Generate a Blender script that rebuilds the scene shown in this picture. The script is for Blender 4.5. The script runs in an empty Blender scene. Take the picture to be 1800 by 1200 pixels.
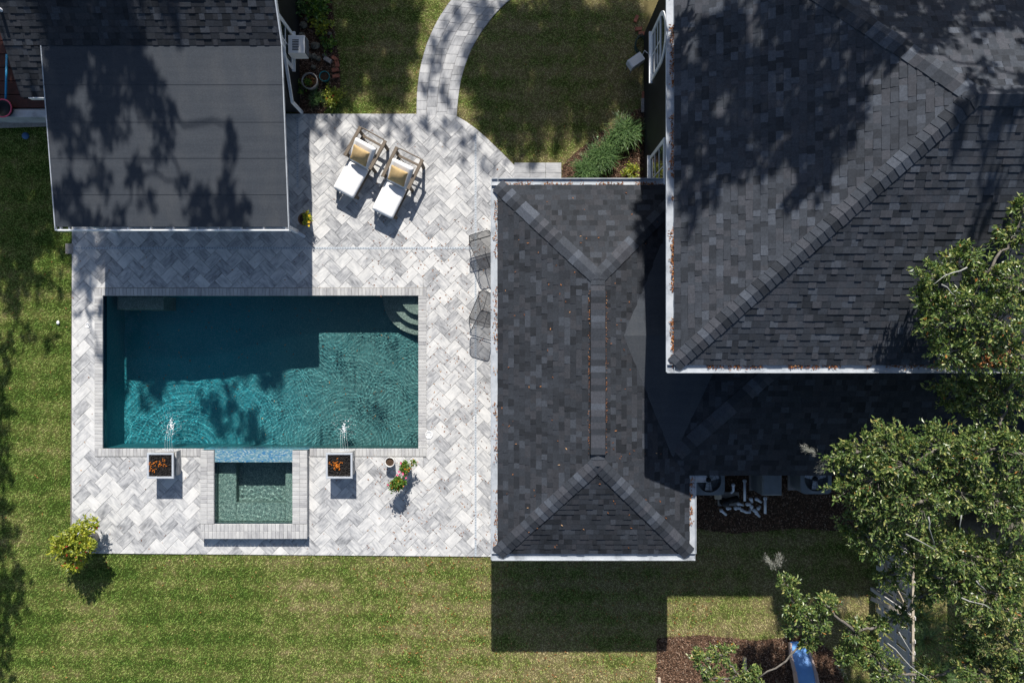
import bpy, math, random
import numpy as np
from mathutils import Vector, Matrix

random.seed(7)
RNG = np.random.default_rng(7)
SC = bpy.context.scene
COL = SC.collection
H, S = 20.0, 60.0            # camera height in metres, photo pixels per metre at ground level

# ------------------------------------------------------------------ camera, sky, sun, exposure
cam = bpy.data.cameras.new('camera')
cam.lens, cam.sensor_width, cam.sensor_fit = 24.0, 36.0, 'HORIZONTAL'
cam.clip_start, cam.clip_end = 0.1, 500.0
cam_o = bpy.data.objects.new('camera', cam)
COL.objects.link(cam_o)
cam_o.location = (0, 0, H)
SC.camera = cam_o

SUN_ELEV, SUN_AZ = math.radians(38.5), math.radians(1.3)
world = bpy.data.worlds.new('World')
SC.world = world
world.use_nodes = True
wn = world.node_tree
sky = wn.nodes.new('ShaderNodeTexSky')
sky.sky_type = 'NISHITA'
sky.sun_disc = False
sky.sun_elevation = SUN_ELEV
sky.sun_rotation = SUN_AZ
wn.links.new(sky.outputs[0], wn.nodes['Background'].inputs[0])
wn.nodes['Background'].inputs[1].default_value = 0.068

sun = bpy.data.lights.new('sun', 'SUN')
sun.energy = 4.6
sun.angle = math.radians(0.53)
sun.color = (1.0, 0.95, 0.88)
sun.cycles.is_caustics_light = True
sun_o = bpy.data.objects.new('sun', sun)
COL.objects.link(sun_o)
SUN_DIR = Vector((-0.028, -1.257, -1.0))          # per metre of drop
sun_o.rotation_euler = SUN_DIR.to_track_quat('-Z', 'Y').to_euler()
sun_o.location = (0, 30, 30)

SC.view_settings.view_transform = 'Standard'
SC.view_settings.look = 'None'
SC.view_settings.gamma = 1.0
SC.view_settings.use_curve_mapping = False
SC.view_settings.exposure = 0.65
SC.render.engine = 'CYCLES'
SC.cycles.use_denoising = True
SC.cycles.max_bounces = 8
SC.cycles.transparent_max_bounces = 12


# ------------------------------------------------------------------ helpers
def P(u, v, z=0.0):
    """world point at height z that the photo shows at pixel u, v"""
    k = (1 - z / H) / S
    return Vector(((u - 900) * k, (600 - v) * k, z))


def tag(o, label=None, cat=None, group=None, kind=None):
    if label: o['label'] = label
    if cat: o['category'] = cat
    if group: o['group'] = group
    if kind: o['kind'] = kind
    return o


def empty(name, loc=(0, 0, 0)):
    o = bpy.data.objects.new(name, None)
    o.empty_display_size = 0.2
    COL.objects.link(o)
    o.location = loc
    return o


class MB:
    """collects faces; build() links them as one mesh object"""
    def __init__(self):
        self.v, self.f, self.uv, self.r, self.s = [], [], [], [], []

    def add(self, verts, faces, uvs=None, rnd=0.0, smooth=False):
        b = len(self.v)
        self.v.extend([tuple(p) for p in verts])
        for i, f in enumerate(faces):
            self.f.append([b + k for k in f])
            self.uv.append([uvs[k] for k in f] if uvs else [(verts[k][0], verts[k][1]) for k in f])
            self.r.append(rnd)
            self.s.append(smooth)
        return self

    def box(self, x0, x1, y0, y1, z0, z1, rnd=0.0, bevel=0.0):
        if bevel > 0:
            b = bevel
            v = [(x0, y0, z0), (x1, y0, z0), (x1, y1, z0), (x0, y1, z0),
                 (x0, y0, z1 - b), (x1, y0, z1 - b), (x1, y1, z1 - b), (x0, y1, z1 - b),
                 (x0 + b, y0 + b, z1), (x1 - b, y0 + b, z1), (x1 - b, y1 - b, z1), (x0 + b, y1 - b, z1)]
            f = [(3, 2, 1, 0), (0, 1, 5, 4), (1, 2, 6, 5), (2, 3, 7, 6), (3, 0, 4, 7),
                 (4, 5, 9, 8), (5, 6, 10, 9), (6, 7, 11, 10), (7, 4, 8, 11), (8, 9, 10, 11)]
        else:
            v = [(x0, y0, z0), (x1, y0, z0), (x1, y1, z0), (x0, y1, z0),
                 (x0, y0, z1), (x1, y0, z1), (x1, y1, z1), (x0, y1, z1)]
            f = [(3, 2, 1, 0), (0, 1, 5, 4), (1, 2, 6, 5), (2, 3, 7, 6), (3, 0, 4, 7), (4, 5, 6, 7)]
        return self.add(v, f, rnd=rnd)

    def obox(self, c, ax, ay, az, rnd=0.0):
        """oriented box: centre c, half-extent vectors"""
        c, ax, ay, az = Vector(c), Vector(ax), Vector(ay), Vector(az)
        v = [c + sx * ax + sy * ay + sz * az for sz in (-1, 1) for sx, sy in ((-1, -1), (1, -1), (1, 1), (-1, 1))]
        return self.add(v, [(3, 2, 1, 0), (0, 1, 5, 4), (1, 2, 6, 5), (2, 3, 7, 6), (3, 0, 4, 7), (4, 5, 6, 7)], rnd=rnd)

    def bar(self, a, b, w, t, up=(0, 0, 1)):
        a, b = Vector(a), Vector(b)
        d = b - a
        n = d.normalized()
        side = n.cross(Vector(up))
        if side.length < 1e-4: side = n.cross(Vector((1, 0, 0)))
        side.normalize()
        u2 = side.cross(n).normalized()
        return self.obox((a + b) / 2, d / 2, side * (w / 2), u2 * (t / 2))

    def prism(self, poly, z0, z1, rnd=0.0):
        n = len(poly)
        v = [(p[0], p[1], z0) for p in poly] + [(p[0], p[1], z1) for p in poly]
        f = [list(range(n))[::-1], list(range(n, 2 * n))] + [(i, (i + 1) % n, n + (i + 1) % n, n + i) for i in range(n)]
        return self.add(v, f, rnd=rnd)

    def tube(self, pts, r, n=8, caps=True):
        pts = [Vector(p) for p in pts]
        rr = r if isinstance(r, (list, tuple)) else [r] * len(pts)
        rings, side = [], None
        for i, p in enumerate(pts):
            d = (pts[min(i + 1, len(pts) - 1)] - pts[max(i - 1, 0)]).normalized()
            if side is None:
                side = d.cross(Vector((0, 0, 1)))
                if side.length < 1e-3: side = d.cross(Vector((1, 0, 0)))
            side = (side - d * side.dot(d)).normalized()
            up = d.cross(side)
            rings.append([p + (side * math.cos(2 * math.pi * k / n) + up * math.sin(2 * math.pi * k / n)) * rr[i] for k in range(n)])
        v = [q for ring in rings for q in ring]
        f = []
        for i in range(len(pts) - 1):
            for k in range(n):
                f.append((i * n + k, i * n + (k + 1) % n, (i + 1) * n + (k + 1) % n, (i + 1) * n + k))
        if caps:
            f.append(list(range(n))[::-1])
            f.append([(len(pts) - 1) * n + k for k in range(n)])
        return self.add(v, f, smooth=True)

    def lathe(self, c, prof, n=24, smooth=True):
        c = Vector(c)
        v = [c + Vector((r * math.cos(2 * math.pi * k / n), r * math.sin(2 * math.pi * k / n), z)) for r, z in prof for k in range(n)]
        f = []
        for i in range(len(prof) - 1):
            for k in range(n):
                f.append((i * n + k, i * n + (k + 1) % n, (i + 1) * n + (k + 1) % n, (i + 1) * n + k))
        return self.add(v, f, smooth=smooth)

    def ball(self, c, r, n=8, m=5, jit=0.0, rnd=0.0):
        c = Vector(c)
        rx, ry, rz = r if isinstance(r, (list, tuple)) else (r, r, r)
        v = [c + Vector((0, 0, -rz))]
        for j in range(1, m):
            t = math.pi * j / m
            for k in range(n):
                a = 2 * math.pi * k / n
                q = 1 + random.uniform(-jit, jit)
                v.append(c + Vector((rx * math.sin(t) * math.cos(a), ry * math.sin(t) * math.sin(a), -rz * math.cos(t))) * 1.0
                         + Vector((rx * math.sin(t) * math.cos(a), ry * math.sin(t) * math.sin(a), -rz * math.cos(t))) * (q - 1))
        v.append(c + Vector((0, 0, rz)))
        f = [(0, 1 + (k + 1) % n, 1 + k) for k in range(n)]
        for j in range(m - 2):
            for k in range(n):
                f.append((1 + j * n + k, 1 + j * n + (k + 1) % n, 1 + (j + 1) * n + (k + 1) % n, 1 + (j + 1) * n + k))
        b = 1 + (m - 2) * n
        f += [(b + k, b + (k + 1) % n, len(v) - 1) for k in range(n)]
        return self.add(v, f, rnd=rnd, smooth=jit < 0.12)

    def build(self, name, mat, parent=None, receiver=False):
        V = np.array(self.v, dtype=np.float64)
        c = (V.min(0) + V.max(0)) / 2
        if not parent: c[2] = V[:, 2].min()
        me = bpy.data.meshes.new(name)
        me.from_pydata((V - c).tolist(), [], self.f)
        uvl = me.uv_layers.new(name='UVMap')
        uvl.data.foreach_set('uv', [t for fu in self.uv for p in fu for t in (p[0], p[1])])
        if any(self.r):
            at = me.attributes.new('rnd', 'FLOAT', 'FACE')
            at.data.foreach_set('value', self.r)
        if any(self.s):
            me.polygons.foreach_set('use_smooth', self.s)
        me.materials.append(mat)
        me.update()
        o = bpy.data.objects.new(name, me)
        COL.objects.link(o)
        pl = Vector((0, 0, 0))
        if parent:
            o.parent = parent
            q = parent
            while q:
                pl = pl + q.location
                q = q.parent
        o.location = Vector(c) - pl
        if receiver: o.cycles.is_caustics_receiver = True
        return o


def npmesh(name, V, F, mat, rnd=None, parent=None, smooth=False):
    V = np.asarray(V, dtype=np.float32); F = np.asarray(F, dtype=np.int32)
    c = (V.min(0) + V.max(0)) / 2
    me = bpy.data.meshes.new(name)
    m, k = F.shape
    me.vertices.add(len(V)); me.vertices.foreach_set('co', (V - c).ravel())
    me.loops.add(m * k); me.loops.foreach_set('vertex_index', F.ravel())
    me.polygons.add(m); me.polygons.foreach_set('loop_start', np.arange(m, dtype=np.int32) * k)
    me.update(calc_edges=True)
    if rnd is not None:
        at = me.attributes.new('rnd', 'FLOAT', 'FACE')
        at.data.foreach_set('value', np.asarray(rnd, dtype=np.float32))
    me.polygons.foreach_set('use_smooth', np.full(m, smooth))
    me.materials.append(mat)
    me.update()
    o = bpy.data.objects.new(name, me)
    COL.objects.link(o)
    if parent:
        o.parent = parent
        o.location = Vector([float(t) for t in c]) - parent.location
    else:
        o.location = [float(t) for t in c]
    return o


def clip(poly, nx, ny, d):
    """keep the part of a 2-D polygon where nx*x + ny*y <= d"""
    out = []
    for i in range(len(poly)):
        a, b = poly[i], poly[(i + 1) % len(poly)]
        da, db = nx * a[0] + ny * a[1] - d, nx * b[0] + ny * b[1] - d
        if da <= 0: out.append(a)
        if (da < 0 < db) or (db < 0 < da):
            t = da / (da - db)
            out.append((a[0] + t * (b[0] - a[0]), a[1] + t * (b[1] - a[1])))
    return out


def clip_convex(poly, region):
    """region counter-clockwise"""
    for i in range(len(region)):
        a, b = region[i], region[(i + 1) % len(region)]
        nx, ny = b[1] - a[1], -(b[0] - a[0])
        poly = clip(poly, nx, ny, nx * a[0] + ny * a[1])
        if len(poly) < 3: return []
    return poly


def minus_rect(poly, x0, x1, y0, y1):
    inner = poly
    for n in ((-1, 0, -x0), (1, 0, x1), (0, -1, -y0), (0, 1, y1)):
        inner = clip(inner, *n)
        if len(inner) < 3: return [poly]
    out = []
    for n in ((1, 0, x0), (-1, 0, -x1), (0, 1, y0), (0, -1, -y1)):
        q = clip(poly, *n)
        if len(q) >= 3 and area(q) > 1e-5: out.append(q)
        poly = clip(poly, -n[0], -n[1], -n[2])
        if len(poly) < 3: return out
    return out


def area(p):
    return abs(sum(p[i][0] * p[(i + 1) % len(p)][1] - p[(i + 1) % len(p)][0] * p[i][1] for i in range(len(p)))) / 2


def inset(poly, g):
    """shrink a counter-clockwise convex polygon by g on every side"""
    out = poly
    for i in range(len(poly)):
        a, b = poly[i], poly[(i + 1) % len(poly)]
        nx, ny = b[1] - a[1], -(b[0] - a[0])
        l = math.hypot(nx, ny)
        if l < 1e-6: continue
        nx, ny = nx / l, ny / l
        out = clip(out, nx, ny, nx * a[0] + ny * a[1] - g)
        if len(out) < 3: return []
    return out


def ccw(p):
    s = sum(p[i][0] * p[(i + 1) % len(p)][1] - p[(i + 1) % len(p)][0] * p[i][1] for i in range(len(p)))
    return p if s > 0 else p[::-1]


def in_poly(x, y, poly):
    res = np.zeros(len(x), dtype=bool)
    n = len(poly)
    for i in range(n):
        x0, y0 = poly[i]; x1, y1 = poly[(i + 1) % n]
        if y0 == y1: continue
        c = (y0 > y) != (y1 > y)
        res ^= c & (x < (x1 - x0) * (y - y0) / (y1 - y0) + x0)
    return res


# ------------------------------------------------------------------ materials
class NT:
    def __init__(self, name):
        self.m = bpy.data.materials.new(name)
        self.m.use_nodes = True
        self.t = self.m.node_tree
        self.b = self.t.nodes['Principled BSDF']
        self.out = self.t.nodes['Material Output']

    def n(self, kind, **kw):
        nd = self.t.nodes.new('ShaderNode' + kind)
        for k, v in kw.items(): setattr(nd, k, v)
        return nd

    def l(self, a, b): self.t.links.new(a, b)

    def noise(self, vec=None, scale=5, detail=4, rough=0.55, w=None):
        nd = self.n('TexNoise')
        if w is not None:
            nd.noise_dimensions = '4D'
            self.l(w, nd.inputs['W'])
        nd.inputs['Scale'].default_value = scale
        nd.inputs['Detail'].default_value = detail
        nd.inputs['Roughness'].default_value = rough
        if vec is not None: self.l(vec, nd.inputs['Vector'])
        return nd.outputs['Fac']

    def ramp(self, fac, stops, interp='LINEAR'):
        nd = self.n('ValToRGB')
        cr = nd.color_ramp
        cr.interpolation = interp
        while len(cr.elements) < len(stops): cr.elements.new(0.5)
        for e, (p, c) in zip(cr.elements, stops):
            e.position = p
            e.color = (*c, 1) if len(c) == 3 else c
        self.l(fac, nd.inputs[0])
        return nd.outputs[0]

    def math(self, op, a, b=None):
        nd = self.n('Math', operation=op)
        for i, q in enumerate((a, b)):
            if q is None: continue
            if isinstance(q, (int, float)): nd.inputs[i].default_value = q
            else: self.l(q, nd.inputs[i])
        return nd.outputs[0]

    def mix(self, fac, a, b, blend='MIX'):
        nd = self.n('Mix', data_type='RGBA', blend_type=blend)
        for s, q in ((0, fac), (6, a), (7, b)):
            if isinstance(q, (int, float)): nd.inputs[s].default_value = q
            elif isinstance(q, tuple): nd.inputs[s].default_value = (*q, 1)
            else: self.l(q, nd.inputs[s])
        return nd.outputs[2]

    def rnd(self):
        at = self.n('Attribute', attribute_name='rnd')
        oi = self.n('ObjectInfo')
        return self.math('FRACT', self.math('ADD', at.outputs['Fac'], oi.outputs['Random']))

    def pos(self): return self.n('NewGeometry').outputs['Position']
    def obj(self): return self.n('TexCoord').outputs['Object']
    def uv(self): return self.n('TexCoord').outputs['UV']

    def mapping(self, vec, scale=(1, 1, 1), rot=(0, 0, 0)):
        nd = self.n('Mapping')
        nd.inputs['Scale'].default_value = scale
        nd.inputs['Rotation'].default_value = rot
        self.l(vec, nd.inputs[0])
        return nd.outputs[0]

    def bump(self, h, strength=0.3, dist=0.01):
        nd = self.n('Bump')
        nd.inputs['Strength'].default_value = strength
        nd.inputs['Distance'].default_value = dist
        self.l(h, nd.inputs['Height'])
        self.l(nd.outputs[0], self.b.inputs['Normal'])

    def base(self, c, rough=0.7, spec=0.3, metal=0.0):
        if isinstance(c, tuple): self.b.inputs['Base Color'].default_value = (*c, 1)
        else: self.l(c, self.b.inputs['Base Color'])
        self.b.inputs['Roughness'].default_value = rough
        self.b.inputs['Specular IOR Level'].default_value = spec
        self.b.inputs['Metallic'].default_value = metal
        return self


M = {}


def simple(name, c, rough=0.6, spec=0.3, metal=0.0, var=0.18, scale=6.0, bump=0.0):
    t = NT(name)
    nz = t.noise(t.pos(), scale, 5, 0.6)
    a = tuple(x * (1 - var) for x in c); b = tuple(min(1, x * (1 + var)) for x in c)
    t.base(t.ramp(nz, [(0.3, a), (0.7, b)]), rough, spec, metal)
    if bump: t.bump(t.noise(t.pos(), scale * 8, 4, 0.6), bump, 0.01)
    M[name] = t.m
    return t.m


def stone_mat(name, stops, streak=(2.2, 9.0, 1.0), smudge=1.0):
    t = NT(name)
    r = t.rnd()
    w = t.math('MULTIPLY', r, 61.0)
    uv = t.uv()
    fine = t.noise(t.mapping(uv, streak), 2.2, 6, 0.62, w)
    big = t.noise(t.mapping(uv, (1.6, 3.2, 1.0)), 1.5, 3, 0.5, w)
    f = t.math('ADD', t.math('MULTIPLY', fine, 0.55), t.math('MULTIPLY', big, 0.45))
    f = t.math('ADD', f, t.math('MULTIPLY', t.math('SUBTRACT', r, 0.5), 0.20 * smudge))
    col = t.ramp(f, stops)
    grain = t.noise(t.pos(), 90, 2, 0.6)
    col = t.mix(0.35, col, t.ramp(grain, [(0.3, (0.42, 0.42, 0.42)), (0.7, (0.58, 0.58, 0.58))]), 'OVERLAY')
    dirt = t.noise(t.pos(), 0.7, 4, 0.6)
    col = t.mix(t.ramp(dirt, [(0.5, (0, 0, 0)), (0.78, (0.16, 0.16, 0.16))]), col, (0.33, 0.31, 0.27))
    t.base(col, 0.78, 0.25)
    t.bump(t.noise(t.pos(), 60, 4, 0.65), 0.25, 0.006)
    M[name] = t.m


stone_mat('paver', [(0.30, (0.17, 0.175, 0.185)), (0.43, (0.36, 0.365, 0.375)), (0.54, (0.52, 0.52, 0.515)), (0.68, (0.63, 0.625, 0.61))])
stone_mat('coping', [(0.28, (0.22, 0.22, 0.23)), (0.42, (0.35, 0.35, 0.355)), (0.55, (0.44, 0.44, 0.435)), (0.72, (0.54, 0.535, 0.525))], (2.0, 22.0, 1.0), 0.9)
stone_mat('path_stone', [(0.30, (0.20, 0.205, 0.215)), (0.5, (0.36, 0.365, 0.375)), (0.70, (0.50, 0.50, 0.50))])
simple('joint_sand', (0.16, 0.15, 0.13), 0.95, 0.1, var=0.3, scale=30)
simple('drain_slot', (0.27, 0.29, 0.31), 0.6, 0.3)
simple('drain', (0.42, 0.46, 0.50), 0.45, 0.4, var=0.1, scale=20)


def shingle_mat(name, k, flat=0.0):
    t = NT(name)
    r = t.rnd()
    mid = 0.056
    tones = [(0.0, .026), (0.12, .038), (0.30, .048), (0.48, .056), (0.66, .064), (0.80, .052), (0.90, .088)]
    st = []
    for p, g in tones:
        g = (g + (mid - g) * flat) * k
        st.append((p, (g * .85, g * .98, g * 1.22) if p != .66 and p != .80 else (g * .91, g * .97, g * 1.16)))
    c = t.ramp(r, st, 'CONSTANT')
    gr = t.noise(t.pos(), 150, 2, 0.75)
    c = t.mix(0.8, c, t.ramp(gr, [(0.3, (0.30, 0.30, 0.30)), (0.7, (0.70, 0.70, 0.70))]), 'OVERLAY')
    md = t.noise(t.pos(), 22, 5, 0.7)
    c = t.mix(0.75, c, t.ramp(md, [(0.28, (0.30, 0.30, 0.30)), (0.72, (0.70, 0.70, 0.70))]), 'OVERLAY')
    wv = t.noise(t.pos(), 1.1, 4, 0.6)
    c = t.mix(t.ramp(wv, [(0.42, (0, 0, 0)), (0.75, (0.30, 0.30, 0.30))]), c, (0.054 * k, 0.061 * k, 0.076 * k))
    t.base(c, 0.85, 0.22)
    t.bump(gr, 0.35, 0.004)
    M[name] = t.m


shingle_mat('shingle', 0.62, .08)
shingle_mat('house_shingle', 0.90, .12)
shingle_mat('cap', 0.98, .1)
simple('roof_deck', (0.025, 0.026, 0.03), 0.9, 0.1)


def membrane_mat():
    t = NT('membrane')
    ps = t.pos()
    n1 = t.noise(t.mapping(ps, (0.25, 3.5, 1)), 1.6, 4, 0.6)
    n2 = t.noise(ps, 130, 2, 0.7)
    c = t.ramp(n1, [(0.3, (0.038, 0.045, 0.056)), (0.7, (0.049, 0.056, 0.067))])
    c = t.mix(0.7, c, t.ramp(n2, [(0.3, (0.36, 0.36, 0.36)), (0.7, (0.64, 0.64, 0.64))]), 'OVERLAY')
    st = t.noise(t.mapping(ps, (1.4, .5, 1)), 1.1, 6, 0.65)
    c = t.mix(t.ramp(st, [(0.48, (0, 0, 0)), (0.72, (0.45, 0.45, 0.45))]), c, (0.075, 0.078, 0.082))
    md = t.noise(ps, 24, 5, 0.7)
    c = t.mix(0.5, c, t.ramp(md, [(0.28, (0.35, 0.35, 0.35)), (0.72, (0.65, 0.65, 0.65))]), 'OVERLAY')
    t.base(c, 0.85, 0.2)
    t.bump(n2, 0.3, 0.004)
    M['membrane'] = t.m


membrane_mat()


def gutter_mat():
    t = NT('gutter')
    n = t.noise(t.pos(), 2.4, 6, 0.7)
    c = t.ramp(n, [(0.30, (0.20, 0.215, 0.235)), (0.46, (0.36, 0.39, 0.425)), (0.7, (0.48, 0.505, 0.535))])
    st = t.noise(t.pos(), 11, 5, 0.75)
    c = t.mix(t.ramp(st, [(0.56, (0, 0, 0)), (0.74, (0.45, 0.45, 0.45))]), c, (0.22, 0.20, 0.18))
    t.base(c, 0.45, 0.4)
    M['gutter'] = t.m


gutter_mat()
simple('white_trim', (0.72, 0.74, 0.77), 0.5, 0.3, var=0.08, scale=8)
simple('dark_siding', (0.016, 0.017, 0.019), 0.6, 0.3, var=0.25, scale=3)
simple('soffit', (0.35, 0.36, 0.38), 0.7, 0.2)
simple('black_plastic', (0.012, 0.012, 0.013), 0.5, 0.4)
simple('grey_metal', (0.17, 0.19, 0.21), 0.45, 0.45, var=0.12)
simple('pvc', (0.62, 0.64, 0.68), 0.4, 0.4, var=0.06)
simple('red_deck', (0.045, 0.011, 0.007), 0.6, 0.3, var=0.4, scale=9)
simple('blue_paint', (0.02, 0.33, 0.62), 0.4, 0.4, var=0.05)
simple('pink_paint', (0.62, 0.08, 0.16), 0.5, 0.3, var=0.05)
simple('brick_red', (0.30, 0.115, 0.075), 0.85, 0.15, var=0.35, scale=22, bump=0.4)
simple('rock', (0.17, 0.155, 0.12), 0.9, 0.15, var=0.5, scale=14, bump=0.5)
simple('concrete', (0.30, 0.28, 0.26), 0.85, 0.15, var=0.25, scale=18, bump=0.3)
simple('teal_glaze', (0.03, 0.19, 0.20), 0.25, 0.5, var=0.15)
simple('white_ceramic', (0.66, 0.65, 0.63), 0.35, 0.4, var=0.1)
simple('terracotta', (0.20, 0.12, 0.08), 0.8, 0.2, var=0.2)
simple('soil', (0.07, 0.045, 0.03), 0.95, 0.1, var=0.55, scale=45, bump=0.8)
simple('cushion', (0.80, 0.80, 0.80), 0.85, 0.15, var=0.025, scale=3, bump=0.08)
simple('slide_blue', (0.15, 0.36, 0.76), 0.35, 0.4, var=0.06)
simple('slide_edge', (0.52, 0.40, 0.36), 0.6, 0.3, var=0.12)
simple('lava_rock', (0.016, 0.014, 0.013), 0.75, 0.35, var=0.5, scale=30)
simple('bowl_metal', (0.40, 0.43, 0.47), 0.4, 0.5, var=0.1)
simple('moss_grey', (0.30, 0.30, 0.28), 0.95, 0.1, var=0.2)
simple('dark_frame', (0.035, 0.037, 0.042), 0.5, 0.4)
simple('white_plastic', (0.78, 0.78, 0.77), 0.4, 0.4, var=0.03)
simple('hose_green', (0.015, 0.045, 0.035), 0.45, 0.4)
simple('blue_lid', (0.05, 0.12, 0.25), 0.5, 0.3)
simple('bark', (0.16, 0.145, 0.125), 0.92, 0.1, var=0.35, scale=14, bump=0.6)


def wood_mat(name, a, b, sc=(1, 14, 14)):
    t = NT(name)
    n = t.noise(t.mapping(t.obj(), sc), 3, 5, 0.65)
    t.base(t.ramp(n, [(0.3, a), (0.7, b)]), 0.75, 0.2)
    t.bump(n, 0.2, 0.004)
    M[name] = t.m


wood_mat('teak', (0.10, 0.080, 0.060), (0.20, 0.165, 0.13), (14, 1.5, 14))
wood_mat('grey_wood', (0.42, 0.41, 0.40), (0.62, 0.61, 0.59), (14, 14, 1.2))
wood_mat('tan_wood', (0.36, 0.30, 0.22), (0.52, 0.45, 0.35), (14, 2, 14))


def pillow_mat():
    t = NT('pillow')
    w = t.n('TexWave', wave_type='BANDS')
    w.inputs['Scale'].default_value = 40
    t.l(t.obj(), w.inputs[0])
    n = t.noise(t.obj(), 12, 4, 0.6)
    t.base(t.ramp(n, [(0.3, (0.44, 0.31, 0.15)), (0.7, (0.55, 0.40, 0.21))]), 0.9, 0.1)
    t.bump(n, 0.3, 0.01)
    M['pillow'] = t.m


pillow_mat()


def lawn_color(t):
    ps = t.pos()
    sep = t.n('SeparateXYZ')
    t.l(ps, sep.inputs[0])
    n = t.noise(ps, 0.42, 4, 0.6)
    n2 = t.noise(ps, 2.6, 4, 0.65)
    stripe = t.math('SINE', t.math('ADD', t.math('MULTIPLY', sep.outputs[1], 9.6), t.math('MULTIPLY', n, 2.0)))
    f = t.math('ADD', t.math('MULTIPLY', n, 0.62), t.math('MULTIPLY', n2, 0.55))
    n3 = t.noise(ps, 11, 3, 0.6)
    f = t.math('ADD', f, t.math('MULTIPLY', t.math('SUBTRACT', n3, 0.5), 0.35))
    f = t.math('ADD', f, t.math('MULTIPLY', stripe, 0.045))
    gx = t.math('MULTIPLY', t.math('ADD', sep.outputs[0], 6.0), 0.016)       # drier turf towards the play area
    gx = t.math('MAXIMUM', t.math('MINIMUM', gx, 0.12), -0.06)
    return t.math('ADD', t.math('ADD', f, gx), -.015)


def grass_mats():
    t = NT('turf')
    f = lawn_color(t)
    c = t.ramp(f, [(0.42, (0.040, 0.062, 0.012)), (0.58, (0.085, 0.098, 0.026)), (0.74, (0.16, 0.135, 0.062))])
    t.base(c, 0.95, 0.05)
    t.bump(t.noise(t.pos(), 60, 4, 0.7), 0.8, 0.03)
    M['turf'] = t.m
    t = NT('grass')
    at = t.n('Attribute', attribute_name='rnd').outputs['Fac']
    f = t.math('ADD', lawn_color(t), t.math('MULTIPLY', t.math('SUBTRACT', at, 0.5), 0.26))
    c = t.ramp(f, [(0.32, (0.078, 0.160, 0.018)), (0.50, (0.190, 0.290, 0.052)), (0.64, (0.310, 0.350, 0.100)),
                   (0.80, (0.42, 0.36, 0.17)), (0.95, (0.55, 0.46, 0.27))])
    t.base(c, 0.6, 0.25)
    M['grass'] = t.m


grass_mats()


def leaf_mat(name, stops, rough=0.4, trans=0.25, spec=0.45):
    t = NT(name)
    at = t.n('Attribute', attribute_name='rnd').outputs['Fac']
    c = t.ramp(at, stops)
    t.base(c, rough, spec)
    if trans:
        tr = t.n('BsdfTranslucent')
        t.l(t.mix(1.0, c, (1.5, 1.7, 0.7), 'MULTIPLY'), tr.inputs[0])
        mx = t.n('MixShader')
        mx.inputs[0].default_value = trans
        t.l(t.b.outputs[0], mx.inputs[1]); t.l(tr.outputs[0], mx.inputs[2])
        t.l(mx.outputs[0], t.out.inputs[0])
    M[name] = t.m


leaf_mat('oak_leaf', [(0.0, (0.040, 0.080, 0.022)), (0.45, (0.095, 0.155, 0.040)), (0.80, (0.205, 0.260, 0.072)),
                      (0.985, (0.36, 0.35, 0.12)), (0.992, (0.32, 0.13, 0.03)), (1.0, (0.36, 0.16, 0.04))], 0.36, 0.2, 0.55)
leaf_mat('shade_leaf', [(0.0, (0.03, 0.05, 0.015)), (1.0, (0.07, 0.10, 0.03))], 0.5, 0.12)
leaf_mat('bed_leaf', [(0.0, (0.04, 0.09, 0.015)), (0.6, (0.10, 0.20, 0.03)), (1.0, (0.24, 0.33, 0.05))], 0.4, 0.25)
leaf_mat('lime_leaf', [(0.0, (0.10, 0.15, 0.02)), (0.5, (0.26, 0.30, 0.035)), (0.98, (0.45, 0.44, 0.05)), (0.988, (0.45, 0.04, 0.03)), (1.0, (0.5, 0.05, 0.04))], 0.45, 0.25)
leaf_mat('strap_leaf', [(0.0, (0.030, 0.070, 0.018)), (0.6, (0.075, 0.150, 0.040)), (1.0, (0.16, 0.25, 0.08))], 0.4, 0.15)
leaf_mat('flower_leaf', [(0.0, (0.04, 0.10, 0.012)), (0.7, (0.11, 0.22, 0.025)), (0.9, (0.20, 0.28, 0.04)), (0.93, (0.5, 0.13, 0.02)), (1.0, (0.55, 0.16, 0.03))], 0.45, 0.25)
leaf_mat('pink_petal', [(0.0, (0.72, 0.03, 0.24)), (0.8, (0.85, 0.10, 0.36)), (1.0, (0.85, 0.6, 0.6))], 0.5, 0.3)
leaf_mat('yellow_petal', [(0.0, (0.7, 0.42, 0.02)), (1.0, (0.75, 0.60, 0.05))], 0.5, 0.3)
leaf_mat('dead_leaf', [(0.0, (0.10, 0.040, 0.016)), (0.5, (0.24, 0.085, 0.028)), (0.85, (0.36, 0.15, 0.05)), (1.0, (0.52, 0.33, 0.17))], 0.65, 0.0, 0.2)
leaf_mat('mulch_chip', [(0.0, (0.045, 0.026, 0.017)), (0.5, (0.15, 0.085, 0.054)), (0.9, (0.27, 0.17, 0.115)), (1.0, (0.42, 0.32, 0.24))], 0.85, 0.0, 0.15)
leaf_mat('moss_strand', [(0.0, (0.22, 0.22, 0.20)), (1.0, (0.42, 0.42, 0.39))], 0.9, 0.2, 0.1)


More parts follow.
